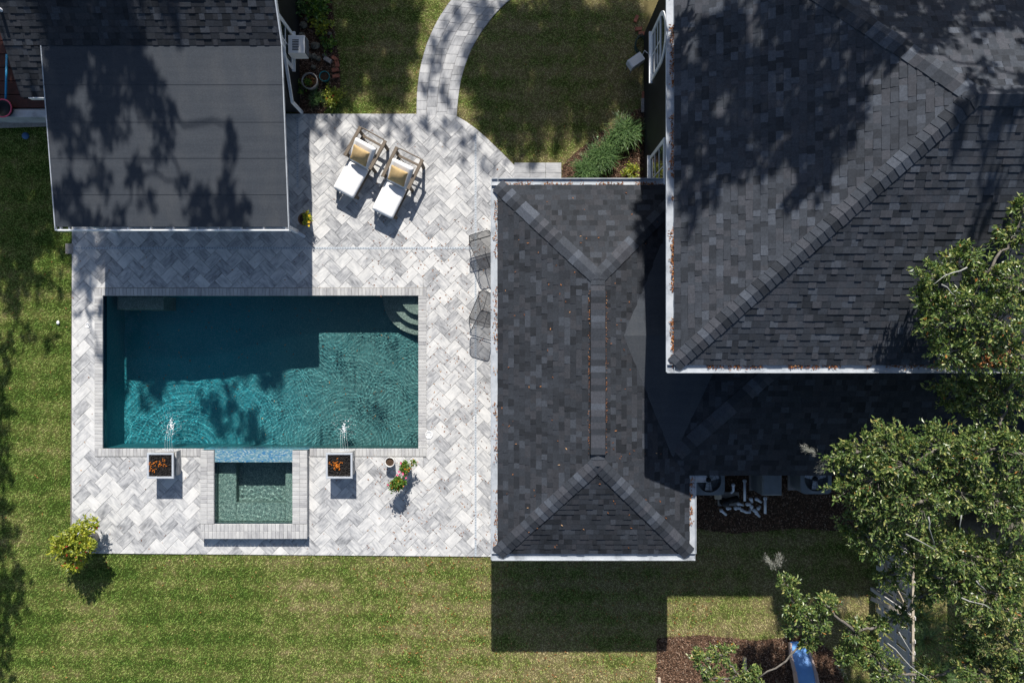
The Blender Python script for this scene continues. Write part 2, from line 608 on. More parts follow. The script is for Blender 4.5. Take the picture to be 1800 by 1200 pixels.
def plaster(name, a, b, speck, a2=None, b2=None):
    t = NT(name)
    v = t.n('TexVoronoi')
    v.inputs['Scale'].default_value = 55
    t.l(t.pos(), v.inputs['Vector'])
    n = t.noise(t.pos(), 1.3, 4, 0.6)
    c = t.ramp(n, [(0.3, a), (0.7, b)])
    if a2:      # water depth tint painted into the plaster: teal when deep, greyer when shallow
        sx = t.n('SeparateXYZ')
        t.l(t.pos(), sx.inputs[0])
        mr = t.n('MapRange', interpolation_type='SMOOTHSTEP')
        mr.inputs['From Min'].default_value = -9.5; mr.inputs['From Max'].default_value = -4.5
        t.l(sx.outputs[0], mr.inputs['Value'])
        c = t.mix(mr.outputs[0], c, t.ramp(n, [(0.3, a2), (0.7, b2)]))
    sp = t.n('SeparateColor')
    t.l(v.outputs['Color'], sp.inputs[0])
    c = t.mix(t.ramp(sp.outputs[0], [(0.0, (speck,) * 3), (0.5, (0, 0, 0)), (1.0, (speck,) * 3)]), c,
              t.ramp(sp.outputs[1], [(0.4, (0.03, 0.06, 0.07)), (0.6, (0.45, 0.48, 0.42))], 'CONSTANT'))
    t.base(c, 0.8, 0.2)
    M[name] = t.m


plaster('water_tint_plaster', (0.008, 0.180, 0.228), (0.022, 0.222, 0.262), 0.22, (0.046, 0.140, 0.146), (0.072, 0.172, 0.172))  # teal put into the base colour for the light the water absorbs
plaster('step_plaster', (0.22, 0.23, 0.20), (0.28, 0.285, 0.245), 0.55)
plaster('spa_plaster', (0.14, 0.20, 0.175), (0.19, 0.245, 0.21), 0.7)


def mosaic():
    t = NT('glass_mosaic')
    b = t.n('TexBrick')
    b.inputs['Scale'].default_value = 1.0
    b.inputs['Brick Width'].default_value = 0.05
    b.inputs['Row Height'].default_value = 0.025
    b.inputs['Mortar Size'].default_value = 0.0025
    b.inputs['Color1'].default_value = (0, 0, 0, 1); b.inputs['Color2'].default_value = (1, 1, 1, 1)
    b.inputs['Mortar'].default_value = (0.5, 0.5, 0.5, 1)
    t.l(t.uv(), b.inputs[0])
    c = t.ramp(b.outputs[0], [(0.0, (0.015, 0.13, 0.31)), (0.18, (0.07, 0.19, 0.27)), (0.45, (0.14, 0.25, 0.30)), (0.75, (0.20, 0.30, 0.34)), (0.9, (0.33, 0.41, 0.43))], 'CONSTANT')
    t.base(c, 0.12, 0.6)
    M['glass_mosaic'] = t.m
    t = NT('waterline_tile')
    b = t.n('TexBrick')
    b.inputs['Scale'].default_value = 1.0
    b.inputs['Brick Width'].default_value = 0.15
    b.inputs['Row Height'].default_value = 0.15
    b.inputs['Mortar Size'].default_value = 0.004
    b.inputs['Color1'].default_value = (0.010, 0.030, 0.060, 1); b.inputs['Color2'].default_value = (0.020, 0.055, 0.085, 1)
    b.inputs['Mortar'].default_value = (0.04, 0.08, 0.14, 1)
    t.l(t.uv(), b.inputs[0])
    t.base(b.outputs[0], 0.2, 0.5)
    M['waterline_tile'] = t.m


mosaic()


def water_mat():
    t = NT('water')
    g = t.n('BsdfGlass')
    g.inputs['Color'].default_value = (0.86, 0.985, 0.985, 1)
    g.inputs['Roughness'].default_value = 0.0
    g.inputs['IOR'].default_value = 1.333
    t.l(g.outputs[0], t.out.inputs[0])
    M['water'] = t.m
    t = NT('foam')
    t.base((0.85, 0.88, 0.9), 0.3, 0.4)
    t.b.inputs['Alpha'].default_value = 0.75
    M['foam'] = t.m
    t = NT('water_strand')
    t.base((0.75, 0.84, 0.86), 0.12, 0.6)
    t.b.inputs['Alpha'].default_value = 0.13
    M['water_strand'] = t.m


water_mat()


def flame_mat():
    t = NT('flame')
    t.base((0.02, 0.01, 0.0), 1, 0)
    t.b.inputs['Emission Color'].default_value = (1.0, 0.30, 0.045, 1)
    t.b.inputs['Emission Strength'].default_value = 0.6
    t.b.inputs['Alpha'].default_value = 0.85
    M['flame'] = t.m


flame_mat()


def glass_pane():
    t = NT('window_glass')
    n = t.noise(t.pos(), 3, 3)
    t.base(t.ramp(n, [(0.3, (0.012, 0.02, 0.018)), (0.7, (0.03, 0.045, 0.035))]), 0.05, 0.6)
    M['window_glass'] = t.m
    t = NT('sling_mesh')
    t.base((0.030, 0.032, 0.038), 0.7, 0.2)
    t.b.inputs['Alpha'].default_value = 0.58
    M['sling_mesh'] = t.m


glass_pane()


# ------------------------------------------------------------------ outlines (photo pixels at ground level turned into metres)
def G(pts): return [tuple(P(u, v))[:2] for u, v in pts]


PATIO = ccw(G([(126, 200), (126, 403), (123, 972), (960, 979), (960, 345), (902, 288), (886, 271), (870, 256), (854, 241), (838, 227), (820, 214), (803, 204), (780, 200)]))
POOL = (-12.0, -2.733, -3.15, 1.35)          # inner edges x0 x1 y0 y1
SPA_O = (-9.02, -5.93, -5.71, -3.155)
SPA_I = (-8.63, -6.36, -5.285, -3.50)
SPA_TOP = 0.24
PATH_L = [(732, 203), (732, 185), (733, 160), (736, 133), (741, 107), (749, 80), (759, 55), (772, 30), (788, 6), (806, -16), (830, -42)]
PATH_R = [(803, 204), (804, 188), (806, 168), (810, 142), (817, 117), (826, 92), (838, 69), (854, 45), (874, 20), (896, 0), (925, -22)]
BED_HOUSE = G([(987, 322), (990, 290), (1012, 268), (1040, 245), (1070, 222), (1100, 202), (1135, 186), (1135, 322)])
BED_CABANA = G([(520, -30), (520, 200), (566, 200), (584, 180), (598, 150), (597, 110), (588, 60), (580, -30)])
BED_EQUIP = G([(1200, 800), (1200, 925), (1290, 938), (1400, 928), (1500, 935), (1600, 900), (1600, 800)])
BED_PLAY = G([(1155, 1122), (1230, 1116), (1330, 1126), (1420, 1116), (1470, 1150), (1500, 1260), (1150, 1260), (1155, 1180)])
HOUSE_FP = [(3.87, -0.02), (16, -0.02), (16, 10), (3.87, 10)]
POOLHOUSE_FP = [(0.0, -4.97), (4.1, -4.97), (4.1, 3.57), (0.0, 3.57)]

# ------------------------------------------------------------------ ground
gb = MB()
gx = [-70, POOL[0] - 0.3, SPA_O[0] + 0.12, SPA_O[1] - 0.12, POOL[1] + 0.3, 70]
gy = [-70, SPA_O[2] + 0.1, POOL[2] - 0.3, POOL[3] + 0.3, 70]
for i in range(len(gx) - 1):
    for j in range(len(gy) - 1):
        if 1 <= i <= 3 and j == 2: continue
        if i == 2 and j == 1: continue
        gb.add([(gx[i], gy[j], -0.03), (gx[i + 1], gy[j], -0.03), (gx[i + 1], gy[j + 1], -0.03), (gx[i], gy[j + 1], -0.03)], [(0, 1, 2, 3)])
tag(gb.build('lawn', M['turf']), 'flat turf ground of the back garden', kind='structure')


def sheet(name, poly, z, mat, label, depth=0.02):
    b = MB().prism(ccw(poly), z - depth, z)
    return tag(b.build(name, M[mat]), label, kind='structure')


for nm, poly, lb in (('mulch_bed', BED_HOUSE, 'bark mulch bed in the corner beside the house wall'),
                     ('mulch_bed', BED_CABANA, 'dark soil bed along the cabana wall'),
                     ('mulch_bed', BED_EQUIP, 'leaf covered bed under the pool equipment'),
                     ('mulch_bed', BED_PLAY, 'brown mulch play area round the slide')):
    sheet(nm, poly, -0.012, 'soil', lb)

# ------------------------------------------------------------------ patio pavers (herringbone, 12 x 18 inch)
patio = tag(empty('patio', (-5, 0, 0)), 'light grey herringbone paver patio round the pool', kind='structure')
W_, L_ = 0.3045, 0.4525
EX, EY = (math.sqrt(.5), math.sqrt(.5)), (math.sqrt(.5), -math.sqrt(.5))
B0 = tuple(P(646.1, 906.7))[:2]


def rect_uv(o, a, la, b, lb):
    return [(o[0] + s * a[0] * la + t * b[0] * lb, o[1] + s * a[1] * la + t * b[1] * lb) for s, t in ((0, 0), (1, 0), (1, 1), (0, 1))]


def slab(mb, poly, z0, z1, org, ax, ay, rnd, ch=0.004, tilt=0.0):
    """paving piece with a chamfered top and stone-grain uv along its long side"""
    poly = ccw(poly)
    top = inset(poly, ch)
    if len(top) != len(poly):
        ch = 0; top = poly
    n = len(poly)
    loc = lambda p: ((p[0] - org[0]) * ax[0] + (p[1] - org[1]) * ax[1], (p[0] - org[0]) * ay[0] + (p[1] - org[1]) * ay[1])
    tz = lambda p: z1 + tilt * loc(p)[0]
    v = [(p[0], p[1], z0) for p in poly] + [(p[0], p[1], tz(p) - ch) for p in poly] + [(p[0], p[1], tz(p)) for p in top]
    uv = [loc(p) for p in poly] * 2 + [loc(p) for p in top]
    f = [list(range(2 * n, 3 * n))]
    for i in range(n):
        j = (i + 1) % n
        f.append((i, j, n + j, n + i)); f.append((n + i, n + j, 2 * n + j, 2 * n + i))
    mb.add(v, f, uv, rnd)


holes = [(POOL[0] - 0.13, POOL[1] + 0.13, POOL[2] - 0.13, POOL[3] + 0.13), (SPA_O[0] + 0.08, SPA_O[1] - 0.08, SPA_O[2] + 0.08, SPA_O[3] + 0.2)]
whole, rest = [], []
for i in range(-30, 40):
    for j in range(-60, 60):
        bx = B0[0] + i * math.sqrt(2) * L_
        by = B0[1] + j * math.sqrt(2) * W_
        if not (-14 < bx < 3 and -8 < by < 8): continue
        for kind in (0, 1):
            if kind == 0:
                q = rect_uv((bx, by), EY, L_, EX, W_); ax, ay = EY, EX
            else:
                q = rect_uv((bx - L_ * EX[0], by - L_ * EX[1]), EX, L_, EY, W_); ax, ay = EX, EY
            org = q[0]
            q = ccw(q)
            pieces = [clip_convex(q, PATIO)]
            full = pieces[0] and abs(area(pieces[0]) - L_ * W_) < 1e-6
            for h in holes:
                nw = []
                for p in pieces:
                    if len(p) >= 3: nw += minus_rect(p, *h)
                pieces = nw
            for p in pieces:
                p = inset(ccw(p), 0.0028)
                if len(p) < 3 or area(p) < 4e-4: continue
                cx = sum(t[0] for t in p) / len(p); cy = sum(t[1] for t in p) / len(p)
                if -0.3 < cx < 4 and cy < 4: continue
                isfull = area(p) > 0.97 * (L_ - .0056) * (W_ - .0056)
                hidden = (cx > -0.75 and cy < 4.7) or (cx < -5.9 and cy > 3.3)
                (whole if isfull and not hidden else rest).append((p, org, ax, ay, cx, cy))
whole.sort(key=lambda t: t[4] ** 2 + t[5] ** 2)
for k, (p, org, ax, ay, cx, cy) in enumerate(whole[:300]):
    b = MB()
    slab(b, p, -0.06, 0.0 + random.uniform(-.0015, .0015), org, ax, ay, 0.0, tilt=random.uniform(-.004, .004))
    b.build('paver', M['paver'], patio)
b = MB()
for (p, org, ax, ay, cx, cy) in whole[300:] + rest:
    slab(b, p, -0.06, random.uniform(-.0015, .0015), org, ax, ay, random.uniform(0.001, 0.999), tilt=random.uniform(-.004, .004))
tag(b.build('paver_field', M['paver'], patio), kind='stuff')
b = MB()
for p in minus_rect(PATIO, *holes[0]):
    for q in minus_rect(p, *holes[1]):
        b.prism(ccw(q), -0.075, -0.011)
b.build('joint_bed', M['joint_sand'], patio)
# slot drains
for a, c in (((836, 236), (836, 977)), ((128, 436), (834, 436)), ((523, 205), (523, 330))):
    p0, p1 = P(*a), P(*c)
    b = MB()
    if a[0] == c[0]: b.box(p0.x - .028, p0.x + .028, p1.y, p0.y, -.03, .005)
    else: b.box(p0.x, p1.x, p0.y - .028, p0.y + .028, -.03, .0055)
    d = b.build('drain_channel', M['drain'], patio)
    s = MB()
    L = (p1 - p0).length
    for k in range(int(L / .075)):
        q = p0 + (p1 - p0) * ((k + .5) * .075 / L)
        if a[0] == c[0]: s.box(q.x - .02, q.x + .02, q.y - .012, q.y + .012, .0052, .0066)
        else: s.box(q.x - .012, q.x + .012, q.y - .02, q.y + .02, .0057, .0071)
    tag(s.build('drain_slots', M['drain_slot'], d), kind='stuff')

# ------------------------------------------------------------------ curved garden path and small pad
path = tag(empty('garden_path', (-2.2, 8, 0)), 'curved grey paver path leading off the patio', kind='structure')


def arcpts(pts, n):
    q = [Vector(P(*p)) for p in pts]
    seg = [0]
    for i in range(1, len(q)): seg.append(seg[-1] + (q[i] - q[i - 1]).length)
    out = []
    for k in range(n + 1):
        s = seg[-1] * k / n
        i = max(j for j in range(len(seg)) if seg[j] <= s + 1e-9)
        i = min(i, len(q) - 2)
        t = (s - seg[i]) / (seg[i + 1] - seg[i])
        out.append(q[i].lerp(q[i + 1], t))
    return out


NS = 240
LA, RA = arcpts(PATH_L, NS), arcpts(PATH_R, NS)
for c in range(4):
    k = random.randint(0, 6)
    k0 = 0
    first = True
    while k0 < NS:
        step = (9, 14, 6, 11)[c] if first else random.choice((14, 14, 15, 15, 14, 16, 10))
        first = False
        k1 = min(NS, k0 + step)
        lo, hi = c / 4, (c + 1) / 4
        poly = [LA[k0].lerp(RA[k0], lo), LA[k0].lerp(RA[k0], hi), LA[k1].lerp(RA[k1], hi), LA[k1].lerp(RA[k1], lo)]
        p2 = inset(ccw([(q.x, q.y) for q in poly]), 0.003)
        if len(p2) >= 3:
            d = (poly[3] - poly[0]).normalized()
            b = MB()
            slab(b, p2, -0.06, random.uniform(-.002, .002), p2[0], (d.x, d.y), (d.y, -d.x), 0.0)
            b.build('paver', M['path_stone'], path)
        k0 = k1
b = MB()
for k in range(0, NS, 8):
    b.prism(ccw([(q.x, q.y) for q in (LA[k], RA[k], RA[min(NS, k + 8)], LA[min(NS, k + 8)])]), -.08, -.011)
b.build('joint_bed', M['joint_sand'], path)

pad = tag(empty('stone_pad', P(945, 300)), 'small rectangular pad of grey pavers beside the mulch bed', kind='structure')
for r in range(4):
    for c in range(3):
        a, d = P(904 + c * 27.6, 286 + r * 17.5), P(904 + (c + 1) * 27.6, 286 + (r + 1) * 17.5)
        b = MB()
        slab(b, [(a.x + .003, d.y + .003), (d.x - .003, d.y + .003), (d.x - .003, a.y - .003), (a.x + .003, a.y - .003)], -.06, .008, (a.x, d.y), (1, 0), (0, 1), 0.0)
        b.build('paver', M['path_stone'], pad)

# ------------------------------------------------------------------ swimming pool
x0, x1, y0, y1 = POOL
WATER = -0.10


def floor_z(x):
    t = min(1, max(0, (x + 10.3) / 4.8))
    t = t * t * (3 - 2 * t)
    return -(1.58 * (1 - t) + 0.97 * t)


pool = tag(empty('swimming_pool', ((x0 + x1) / 2, (y0 + y1) / 2, -1.6)), 'rectangular in-ground pool with teal water tint painted on plaster and pale stone coping', 'pool')
b = MB()
xs = np.linspace(x0, x1, 50)
v, f = [], []
for x in xs:
    z = floor_z(x)
    v += [(x, y0, z), (x, y1, z)]
for i in range(len(xs) - 1): f.append((2 * i, 2 * i + 2, 2 * i + 3, 2 * i + 1))
b.add(v, f, smooth=True)
b.build('floor', M['water_tint_plaster'], pool, True)
b = MB()
zb = -1.6
b.box(x0 - .2, x0, y0 - .2, y1 + .2, zb, -.03)
b.box(x1, x1 + .2, y0 - .2, y1 + .2, zb, -.03)
b.box(x0, x1, y1, y1 + .2, zb, -.031)
b.box(x0, x1, y0 - .2, y0, zb, -.031)
b.build('wall', M['water_tint_plaster'], pool, True)


def vstrip(mb, a, c, z0, z1, nrm):
    """tile strip on a wall between a and c, standing 6 mm proud along nrm"""
    a, c, n = Vector(a), Vector(c), Vector(nrm) * .006
    L = (c - a).length
    v = [(a.x + n.x, a.y + n.y, z0), (c.x + n.x, c.y + n.y, z0), (c.x + n.x, c.y + n.y, z1), (a.x + n.x, a.y + n.y, z1)]
    mb.add(v, [(0, 1, 2, 3)], [(0, z0), (L, z0), (L, z1), (0, z1)])


b = MB()
vstrip(b, (x0, y1, 0), (x0, y0, 0), -.26, -.032, (1, 0, 0))
vstrip(b, (x1, y0, 0), (x1, y1, 0), -.26, -.032, (-1, 0, 0))
vstrip(b, (x1, y1, 0), (x0, y1, 0), -.26, -.032, (0, -1, 0))
vstrip(b, (x0, y0, 0), (SPA_O[0], y0, 0), -.26, -.032, (0, 1, 0))
vstrip(b, (SPA_O[1], y0, 0), (x1, y0, 0), -.26, -.032, (0, 1, 0))
b.build('waterline_tile', M['waterline_tile'], pool, True)
# corner steps, quarter rounds
for r, d in ((1.16, .62), (.86, .38), (.56, .15)):
    pts = [(x1 + .0, y1 + .0)] + [(x1 - r * math.cos(t), y1 - r * math.sin(t)) for t in np.linspace(0, math.pi / 2, 22)]
    MB().prism(ccw(pts), -1.1, WATER - d).build('step', M['step_plaster'], pool, True)
b = MB().box(-11.80, -10.42, .95, y1, -1.58, WATER - .42, bevel=.02)
b.build('bench', M['step_plaster'], pool, True)


def coping_row(parent, name, a, d, n_in, length, depth, width, z0, z1, mat='coping'):
    """row of stones from a along d; n_in points to the far side"""
    n = max(1, round(length / width))
    w = length / n
    a, d, n_in = Vector(a), Vector(d), Vector(n_in)
    for i in range(n):
        p = [a + d * (i * w + .0022), a + d * ((i + 1) * w - .0022)]
        q = [(p[0].x, p[0].y), (p[1].x, p[1].y), (p[1].x + n_in.x * depth, p[1].y + n_in.y * depth), (p[0].x + n_in.x * depth, p[0].y + n_in.y * depth)]
        b = MB()
        slab(b, q, z0, z1 + random.uniform(-.001, .001), q[0], (n_in.x, n_in.y), (d.x, d.y), 0.0, .007)
        b.build(name, M[mat], parent)


CW = .225
coping_row(pool, 'coping_stone', (x0 - CW, y1 - .012, 0), (1, 0, 0), (0, 1, 0), x1 - x0 + 2 * CW, CW, .105, -.03, .014)
coping_row(pool, 'coping_stone', (x0 - CW, y0 + .012 - CW, 0), (1, 0, 0), (0, 1, 0), SPA_O[0] - x0 + CW, CW, .105, -.03, .014)
coping_row(pool, 'coping_stone', (SPA_O[1], y0 + .012 - CW, 0), (1, 0, 0), (0, 1, 0), x1 - SPA_O[1] + CW, CW, .105, -.03, .014)
coping_row(pool, 'coping_stone', (x0 - CW, y0 + .014, 0), (0, 1, 0), (1, 0, 0), y1 - y0 - .028, CW + .012, .105, -.03, .014)
coping_row(pool, 'coping_stone', (x1 - .012, y0 + .014, 0), (0, 1, 0), (1, 0, 0), y1 - y0 - .028, CW + .012, .105, -.03, .014)
b = MB()
b.box(x0 - CW, x0 + .005, y0 - CW, y1 + CW, -.05, .006); b.box(x1 - .005, x1 + CW, y0 - CW, y1 + CW, -.05, .006)
b.box(x0 + .005, x1 - .005, y1 - .005, y1 + CW, -.05, .005)
b.box(x0 + .005, SPA_O[0], y0 - CW, y0 + .005, -.05, .005); b.box(SPA_O[1], x1 - .005, y0 - CW, y0 + .005, -.05, .005)
b.build('coping_mortar', M['joint_sand'], pool)

FALLS = [P(301, 748, -.1), P(605, 752, -.1)]


def water_sheet(name, X0, X1, Y0, Y1, z, step, fn, label):
    nx, ny = int((X1 - X0) / step) + 1, int((Y1 - Y0) / step) + 1
    gx, gy = np.meshgrid(np.linspace(X0, X1, nx), np.linspace(Y0, Y1, ny))
    gz = z + fn(gx, gy)
    V = np.stack([gx, gy, gz], -1).reshape(-1, 3)
    i, j = np.meshgrid(np.arange(nx - 1), np.arange(ny - 1))
    a = (j * nx + i).ravel()
    F = np.stack([a, a + 1, a + nx + 1, a + nx], -1)
    o = npmesh(name, V, F, M['water'], smooth=True)
    o.cycles.is_caustics_caster = True
    return tag(o, label, kind='structure')


def pool_waves(x, y):
    z = np.zeros_like(x)
    rg = np.random.default_rng(3)
    X, Y = x, y
    x = X + .13 * np.sin(1.7 * Y + .6) + .07 * np.sin(3.9 * Y + 1.1 * X) + .05 * np.sin(6.1 * X - 2.0 * Y)
    y = Y + .13 * np.sin(1.3 * X + 2.) + .07 * np.sin(4.3 * X - 1.7 * Y) + .05 * np.sin(5.3 * Y + 2.6 * X)
    patch = .75 + .35 * np.sin(1.9 * X + .8 * np.sin(2.1 * Y)) * np.cos(2.4 * Y + .7 * np.sin(1.6 * X))
    calm = (.40 + .60 / (1 + np.exp(-(X + 7.0) * 1.1))) * patch          # short chop grows towards the shallow end
    for _ in range(44):
        lam = rg.uniform(.052, .13)
        th = rg.uniform(0, 2 * math.pi)
        k = 2 * math.pi / lam
        z += calm * .26 / (k * k) * np.sin(k * (x * math.cos(th) + y * math.sin(th)) + rg.uniform(0, 6.28))
    for _ in range(16):
        lam = rg.uniform(.2, .6)
        th = rg.uniform(0, 2 * math.pi)
        k = 2 * math.pi / lam
        z += .07 / (k * k) * np.sin(k * (x * math.cos(th) + y * math.sin(th)) + rg.uniform(0, 6.28))
    x, y = X, Y
    for q in FALLS:
        r = np.hypot(x - q.x, y - q.y)
        for lam, c in ((.07, .45), (.10, .6), (.15, .55), (.26, .35)):
            k = 2 * math.pi / lam
            ph = k * (r + .04 * np.sin(3 * np.arctan2(y - q.y, x - q.x) + lam * 40))
            z += c / (k * k) * np.sin(ph) * np.exp(-r / 2.6) * np.minimum(1, r / .4)
        z += .0025 * np.exp(-(r / .16) ** 2) * np.sin(60 * (x - q.x)) * np.cos(50 * (y - q.y))
    return z


water_sheet('pool_water', x0 - .01, x1 + .01, y0 - .01, y1 + .01, WATER, .0105, pool_waves, 'rippled clear water filling the rectangular pool')

# ------------------------------------------------------------------ raised spa
sx0, sx1, sy0, sy1 = SPA_O
ix0, ix1, iy0, iy1 = SPA_I
spa = tag(empty('spa', ((sx0 + sx1) / 2, (sy0 + sy1) / 2, -.8)), 'raised square spa with stone rim and blue mosaic spillway', 'spa')
b = MB()
b.box(sx0 + .02, ix0, sy0 + .02, sy1 - .01, -.9, SPA_TOP - .05)
b.box(ix1, sx1 - .02, sy0 + .02, sy1 - .01, -.9, SPA_TOP - .05)
b.box(ix0, ix1, sy0 + .021, iy0, -.9, SPA_TOP - .051)
b.build('wall', M['coping'], spa)
SW = SPA_TOP - .075          # spa water level
b = MB()
b.box(ix0 - .002, ix1 + .002, iy1, sy1 + .0, -1.5, SW + .004)
b.uv = [[(p[0], p[1] + p[1] * 0) for p in fu] for fu in b.uv]
b.build('weir_core', M['step_plaster'], spa, True)
b = MB()
b.add([(ix0, iy1, SW + .009), (ix1, iy1, SW + .009), (ix1, sy1 + .012, SW + .006), (ix0, sy1 + .012, SW + .006)], [(0, 1, 2, 3)])
b.add([(ix0 - .39, sy1 + .012, -.6), (ix1 + .43, sy1 + .012, -.6), (ix1 + .43, sy1 + .012, SW + .006), (ix0 - .39, sy1 + .012, SW + .006)], [(1, 0, 3, 2)],
      [(0, 0), (2.6, 0), (2.6, .8), (0, .8)])
b.build('mosaic_spillway', M['glass_mosaic'], spa, True)
b = MB()
b.box(ix0 + .02, ix1 - .02, iy0 + .02, iy1 - .02, -1.1, SW - .62)
b.build('floor', M['spa_plaster'], spa, True)
b = MB()
for w in ((ix0 - .01, ix0 + .002, iy0, iy1), (ix1 - .002, ix1 + .01, iy0, iy1), (ix0 + .002, ix1 - .002, iy0 - .01, iy0 + .002), (ix0 + .002, ix1 - .002, iy1 - .002, iy1 + .006)):
    b.box(*w, -1.1, SW - .02)
b.build('inner_wall', M['spa_plaster'], spa, True)
bz = SW - .30
MB().box(ix0 + .002, ix0 + .53, iy0 + .002, iy1 - .002, -1.0, bz, bevel=.02).build('bench', M['spa_plaster'], spa, True)
MB().box(ix1 - .30, ix1 - .002, iy0 + .002, iy1 - .002, -1.0, bz - .001, bevel=.02).build('bench', M['spa_plaster'], spa, True)
MB().box(ix0 + .53, ix1 - .30, iy0 + .003, iy0 + .56, -1.0, bz - .002, bevel=.02).build('bench', M['spa_plaster'], spa, True)
b = MB()
vstrip(b, (ix0 + .003, iy1, 0), (ix0 + .003, iy0, 0), SW - .16, SPA_TOP - .05, (1, 0, 0))
vstrip(b, (ix1 - .003, iy0, 0), (ix1 - .003, iy1, 0), SW - .16, SPA_TOP - .05, (-1, 0, 0))
vstrip(b, (ix0, iy0 + .003, 0), (ix1, iy0 + .003, 0), SW - .16, SPA_TOP - .05, (0, 1, 0))
b.build('waterline_tile', M['waterline_tile'], spa, True)
zt0, zt1 = SPA_TOP - .05, SPA_TOP
half = (ix0 - sx0) / 2
for k in range(2):
    coping_row(spa, 'rim_stone', (sx0 + k * half, sy0 + (1 - k) * 0 + .43, 0), (0, 1, 0), (1, 0, 0), sy1 - sy0 - .43, half - .003, .115, zt0, zt1)
half2 = (sx1 - ix1) / 2
for k in range(2):
    coping_row(spa, 'rim_stone', (ix1 + k * half2, sy0 + .43, 0), (0, 1, 0), (1, 0, 0), sy1 - sy0 - .43, half2 - .003, .115, zt0, zt1)
half3 = (iy0 - sy0) / 2
for k in range(2):
    coping_row(spa, 'rim_stone', (sx0, sy0 + k * half3, 0), (1, 0, 0), (0, 1, 0), sx1 - sx0, half3 - .003, .115, zt0, zt1)


def spa_waves(x, y):
    z = np.zeros_like(x)
    rg = np.random.default_rng(8)
    for _ in range(40):
        lam = rg.uniform(.07, .2)
        th = rg.uniform(0, 2 * math.pi)
        z += .0008 * lam * np.sin(2 * math.pi / lam * (x * math.cos(th) + y * math.sin(th)) + rg.uniform(0, 6.28))
    r = np.hypot(x + 7.45, y + 4.75)
    z += .0012 * np.sin(2 * math.pi * r / .14) * np.exp(-r / .5)
    return z


water_sheet('spa_water', ix0 - .003, ix1 + .003, iy0 - .003, iy1 + .003, SW, .0125, spa_waves, 'clear rippled water inside the raised spa')

# ------------------------------------------------------------------ roofs
def roof_slope(tabs, poly3, exposure=.145, wmin=.095, wmax=.235, start=0.0):
    """cut one roof plane into shingle tabs; poly3[0]->poly3[1] runs along the eave, counter-clockwise from above"""
    o = Vector(poly3[0])
    ex = (Vector(poly3[1]) - o).normalized()
    nrm = Vector((0, 0, 0))
    for i in range(1, len(poly3) - 1):
        nrm += (Vector(poly3[i]) - o).cross(Vector(poly3[i + 1]) - o)
    nrm.normalize()
    ey = nrm.cross(ex)
    p2 = ccw([((Vector(p) - o).dot(ex), (Vector(p) - o).dot(ey)) for p in poly3])
    u0, u1 = min(p[0] for p in p2), max(p[0] for p in p2)
    v0, v1 = min(p[1] for p in p2), max(p[1] for p in p2)
    vv = v0 - start
    last = 0.5
    while vv < v1:
        uu = u0 - random.uniform(0, .3)
        while uu < u1:
            w = random.uniform(wmin, wmax)
            q = clip_convex([(uu, vv), (uu + w, vv), (uu + w, vv + exposure), (uu, vv + exposure)], p2)
            if len(q) >= 3 and area(q) > 2e-4:
                hi = random.choice((.004, .005, .005, .014, .016))
                rn = random.random() * .998 + .001
                tabs.append((q, o, ex, ey, nrm, vv, exposure, hi, rn, area(q)))
            uu += w
        vv += exposure


def tab_mesh(mb, t, rnd):
    q, o, ex, ey, nrm, vv, e, hi, rn, ar = t
    q = ccw(q)
    n = len(q)
    up = [o + ex * p[0] + ey * p[1] + nrm * (.003 + hi * (1 - .85 * (p[1] - vv) / e)) for p in q]
    lo = [o + ex * p[0] + ey * p[1] - nrm * .004 for p in q]
    mb.add(up + lo, [list(range(n))] + [(n + i, n + (i + 1) % n, (i + 1) % n, i) for i in range(n)], [(p[0], p[1]) for p in q] * 2, rnd)


def seen_px(p):
    k = (1 - p.z / H) / S
    return 900 + p.x / k, 600 - p.y / k


def lay_shingles(parent, tabs, visible, limit=300, mat='shingle'):
    vis, rest = [], []
    for t in tabs:
        q, o, ex, ey = t[:4]
        c = o + ex * (sum(p[0] for p in q) / len(q)) + ey * (sum(p[1] for p in q) / len(q))
        u, v = seen_px(c)
        (vis if 0 < u < 1800 and 0 < v < 1200 and visible(u, v) else rest).append(t)
    vis.sort(key=lambda t: -t[9])
    for t in vis[:limit]:
        b = MB(); tab_mesh(b, t, 0.0)
        b.build('shingle', M[mat], parent)
    b = MB()
    for t in vis[limit:] + rest: tab_mesh(b, t, t[8])
    tag(b.build('shingle_field', M[mat], parent), kind='stuff')


def caps(parent, a, c, drop, wid=.185, exposure=.165, lift=.022):
    """overlapping cap shingles from the low end a to the high end c"""
    a, c = Vector(a), Vector(c)
    d = c - a
    L = d.length
    n = d.normalized()
    side = Vector((-n.y, n.x, 0)).normalized()
    k = max(1, round(L / exposure))
    e = L / k
    for i in range(k):
        p0, p1 = a + n * (i * e), a + n * ((i + 1.12) * e)
        ww = wid + random.uniform(-.006, .006)
        z0, z1 = lift + .012, lift
        pts = []
        for p, z in ((p0, z0), (p1, z1)):
            pts += [p + side * ww + Vector((0, 0, z - drop * ww)), p + Vector((0, 0, z + .006)), p - side * ww + Vector((0, 0, z - drop * ww))]
        low = [q - Vector((0, 0, .016)) for q in pts]
        v = pts + low
        f = [(0, 1, 4, 3)[::-1], (1, 2, 5, 4)[::-1], (6, 7, 1, 0)[::-1], (7, 8, 2, 1)[::-1], (6, 0, 3, 9)[::-1], (2, 8, 11, 5)[::-1]]
        b = MB().add(v, f, [(q.x, q.y) for q in v])
        b.build('cap_shingle', M['cap'], parent)


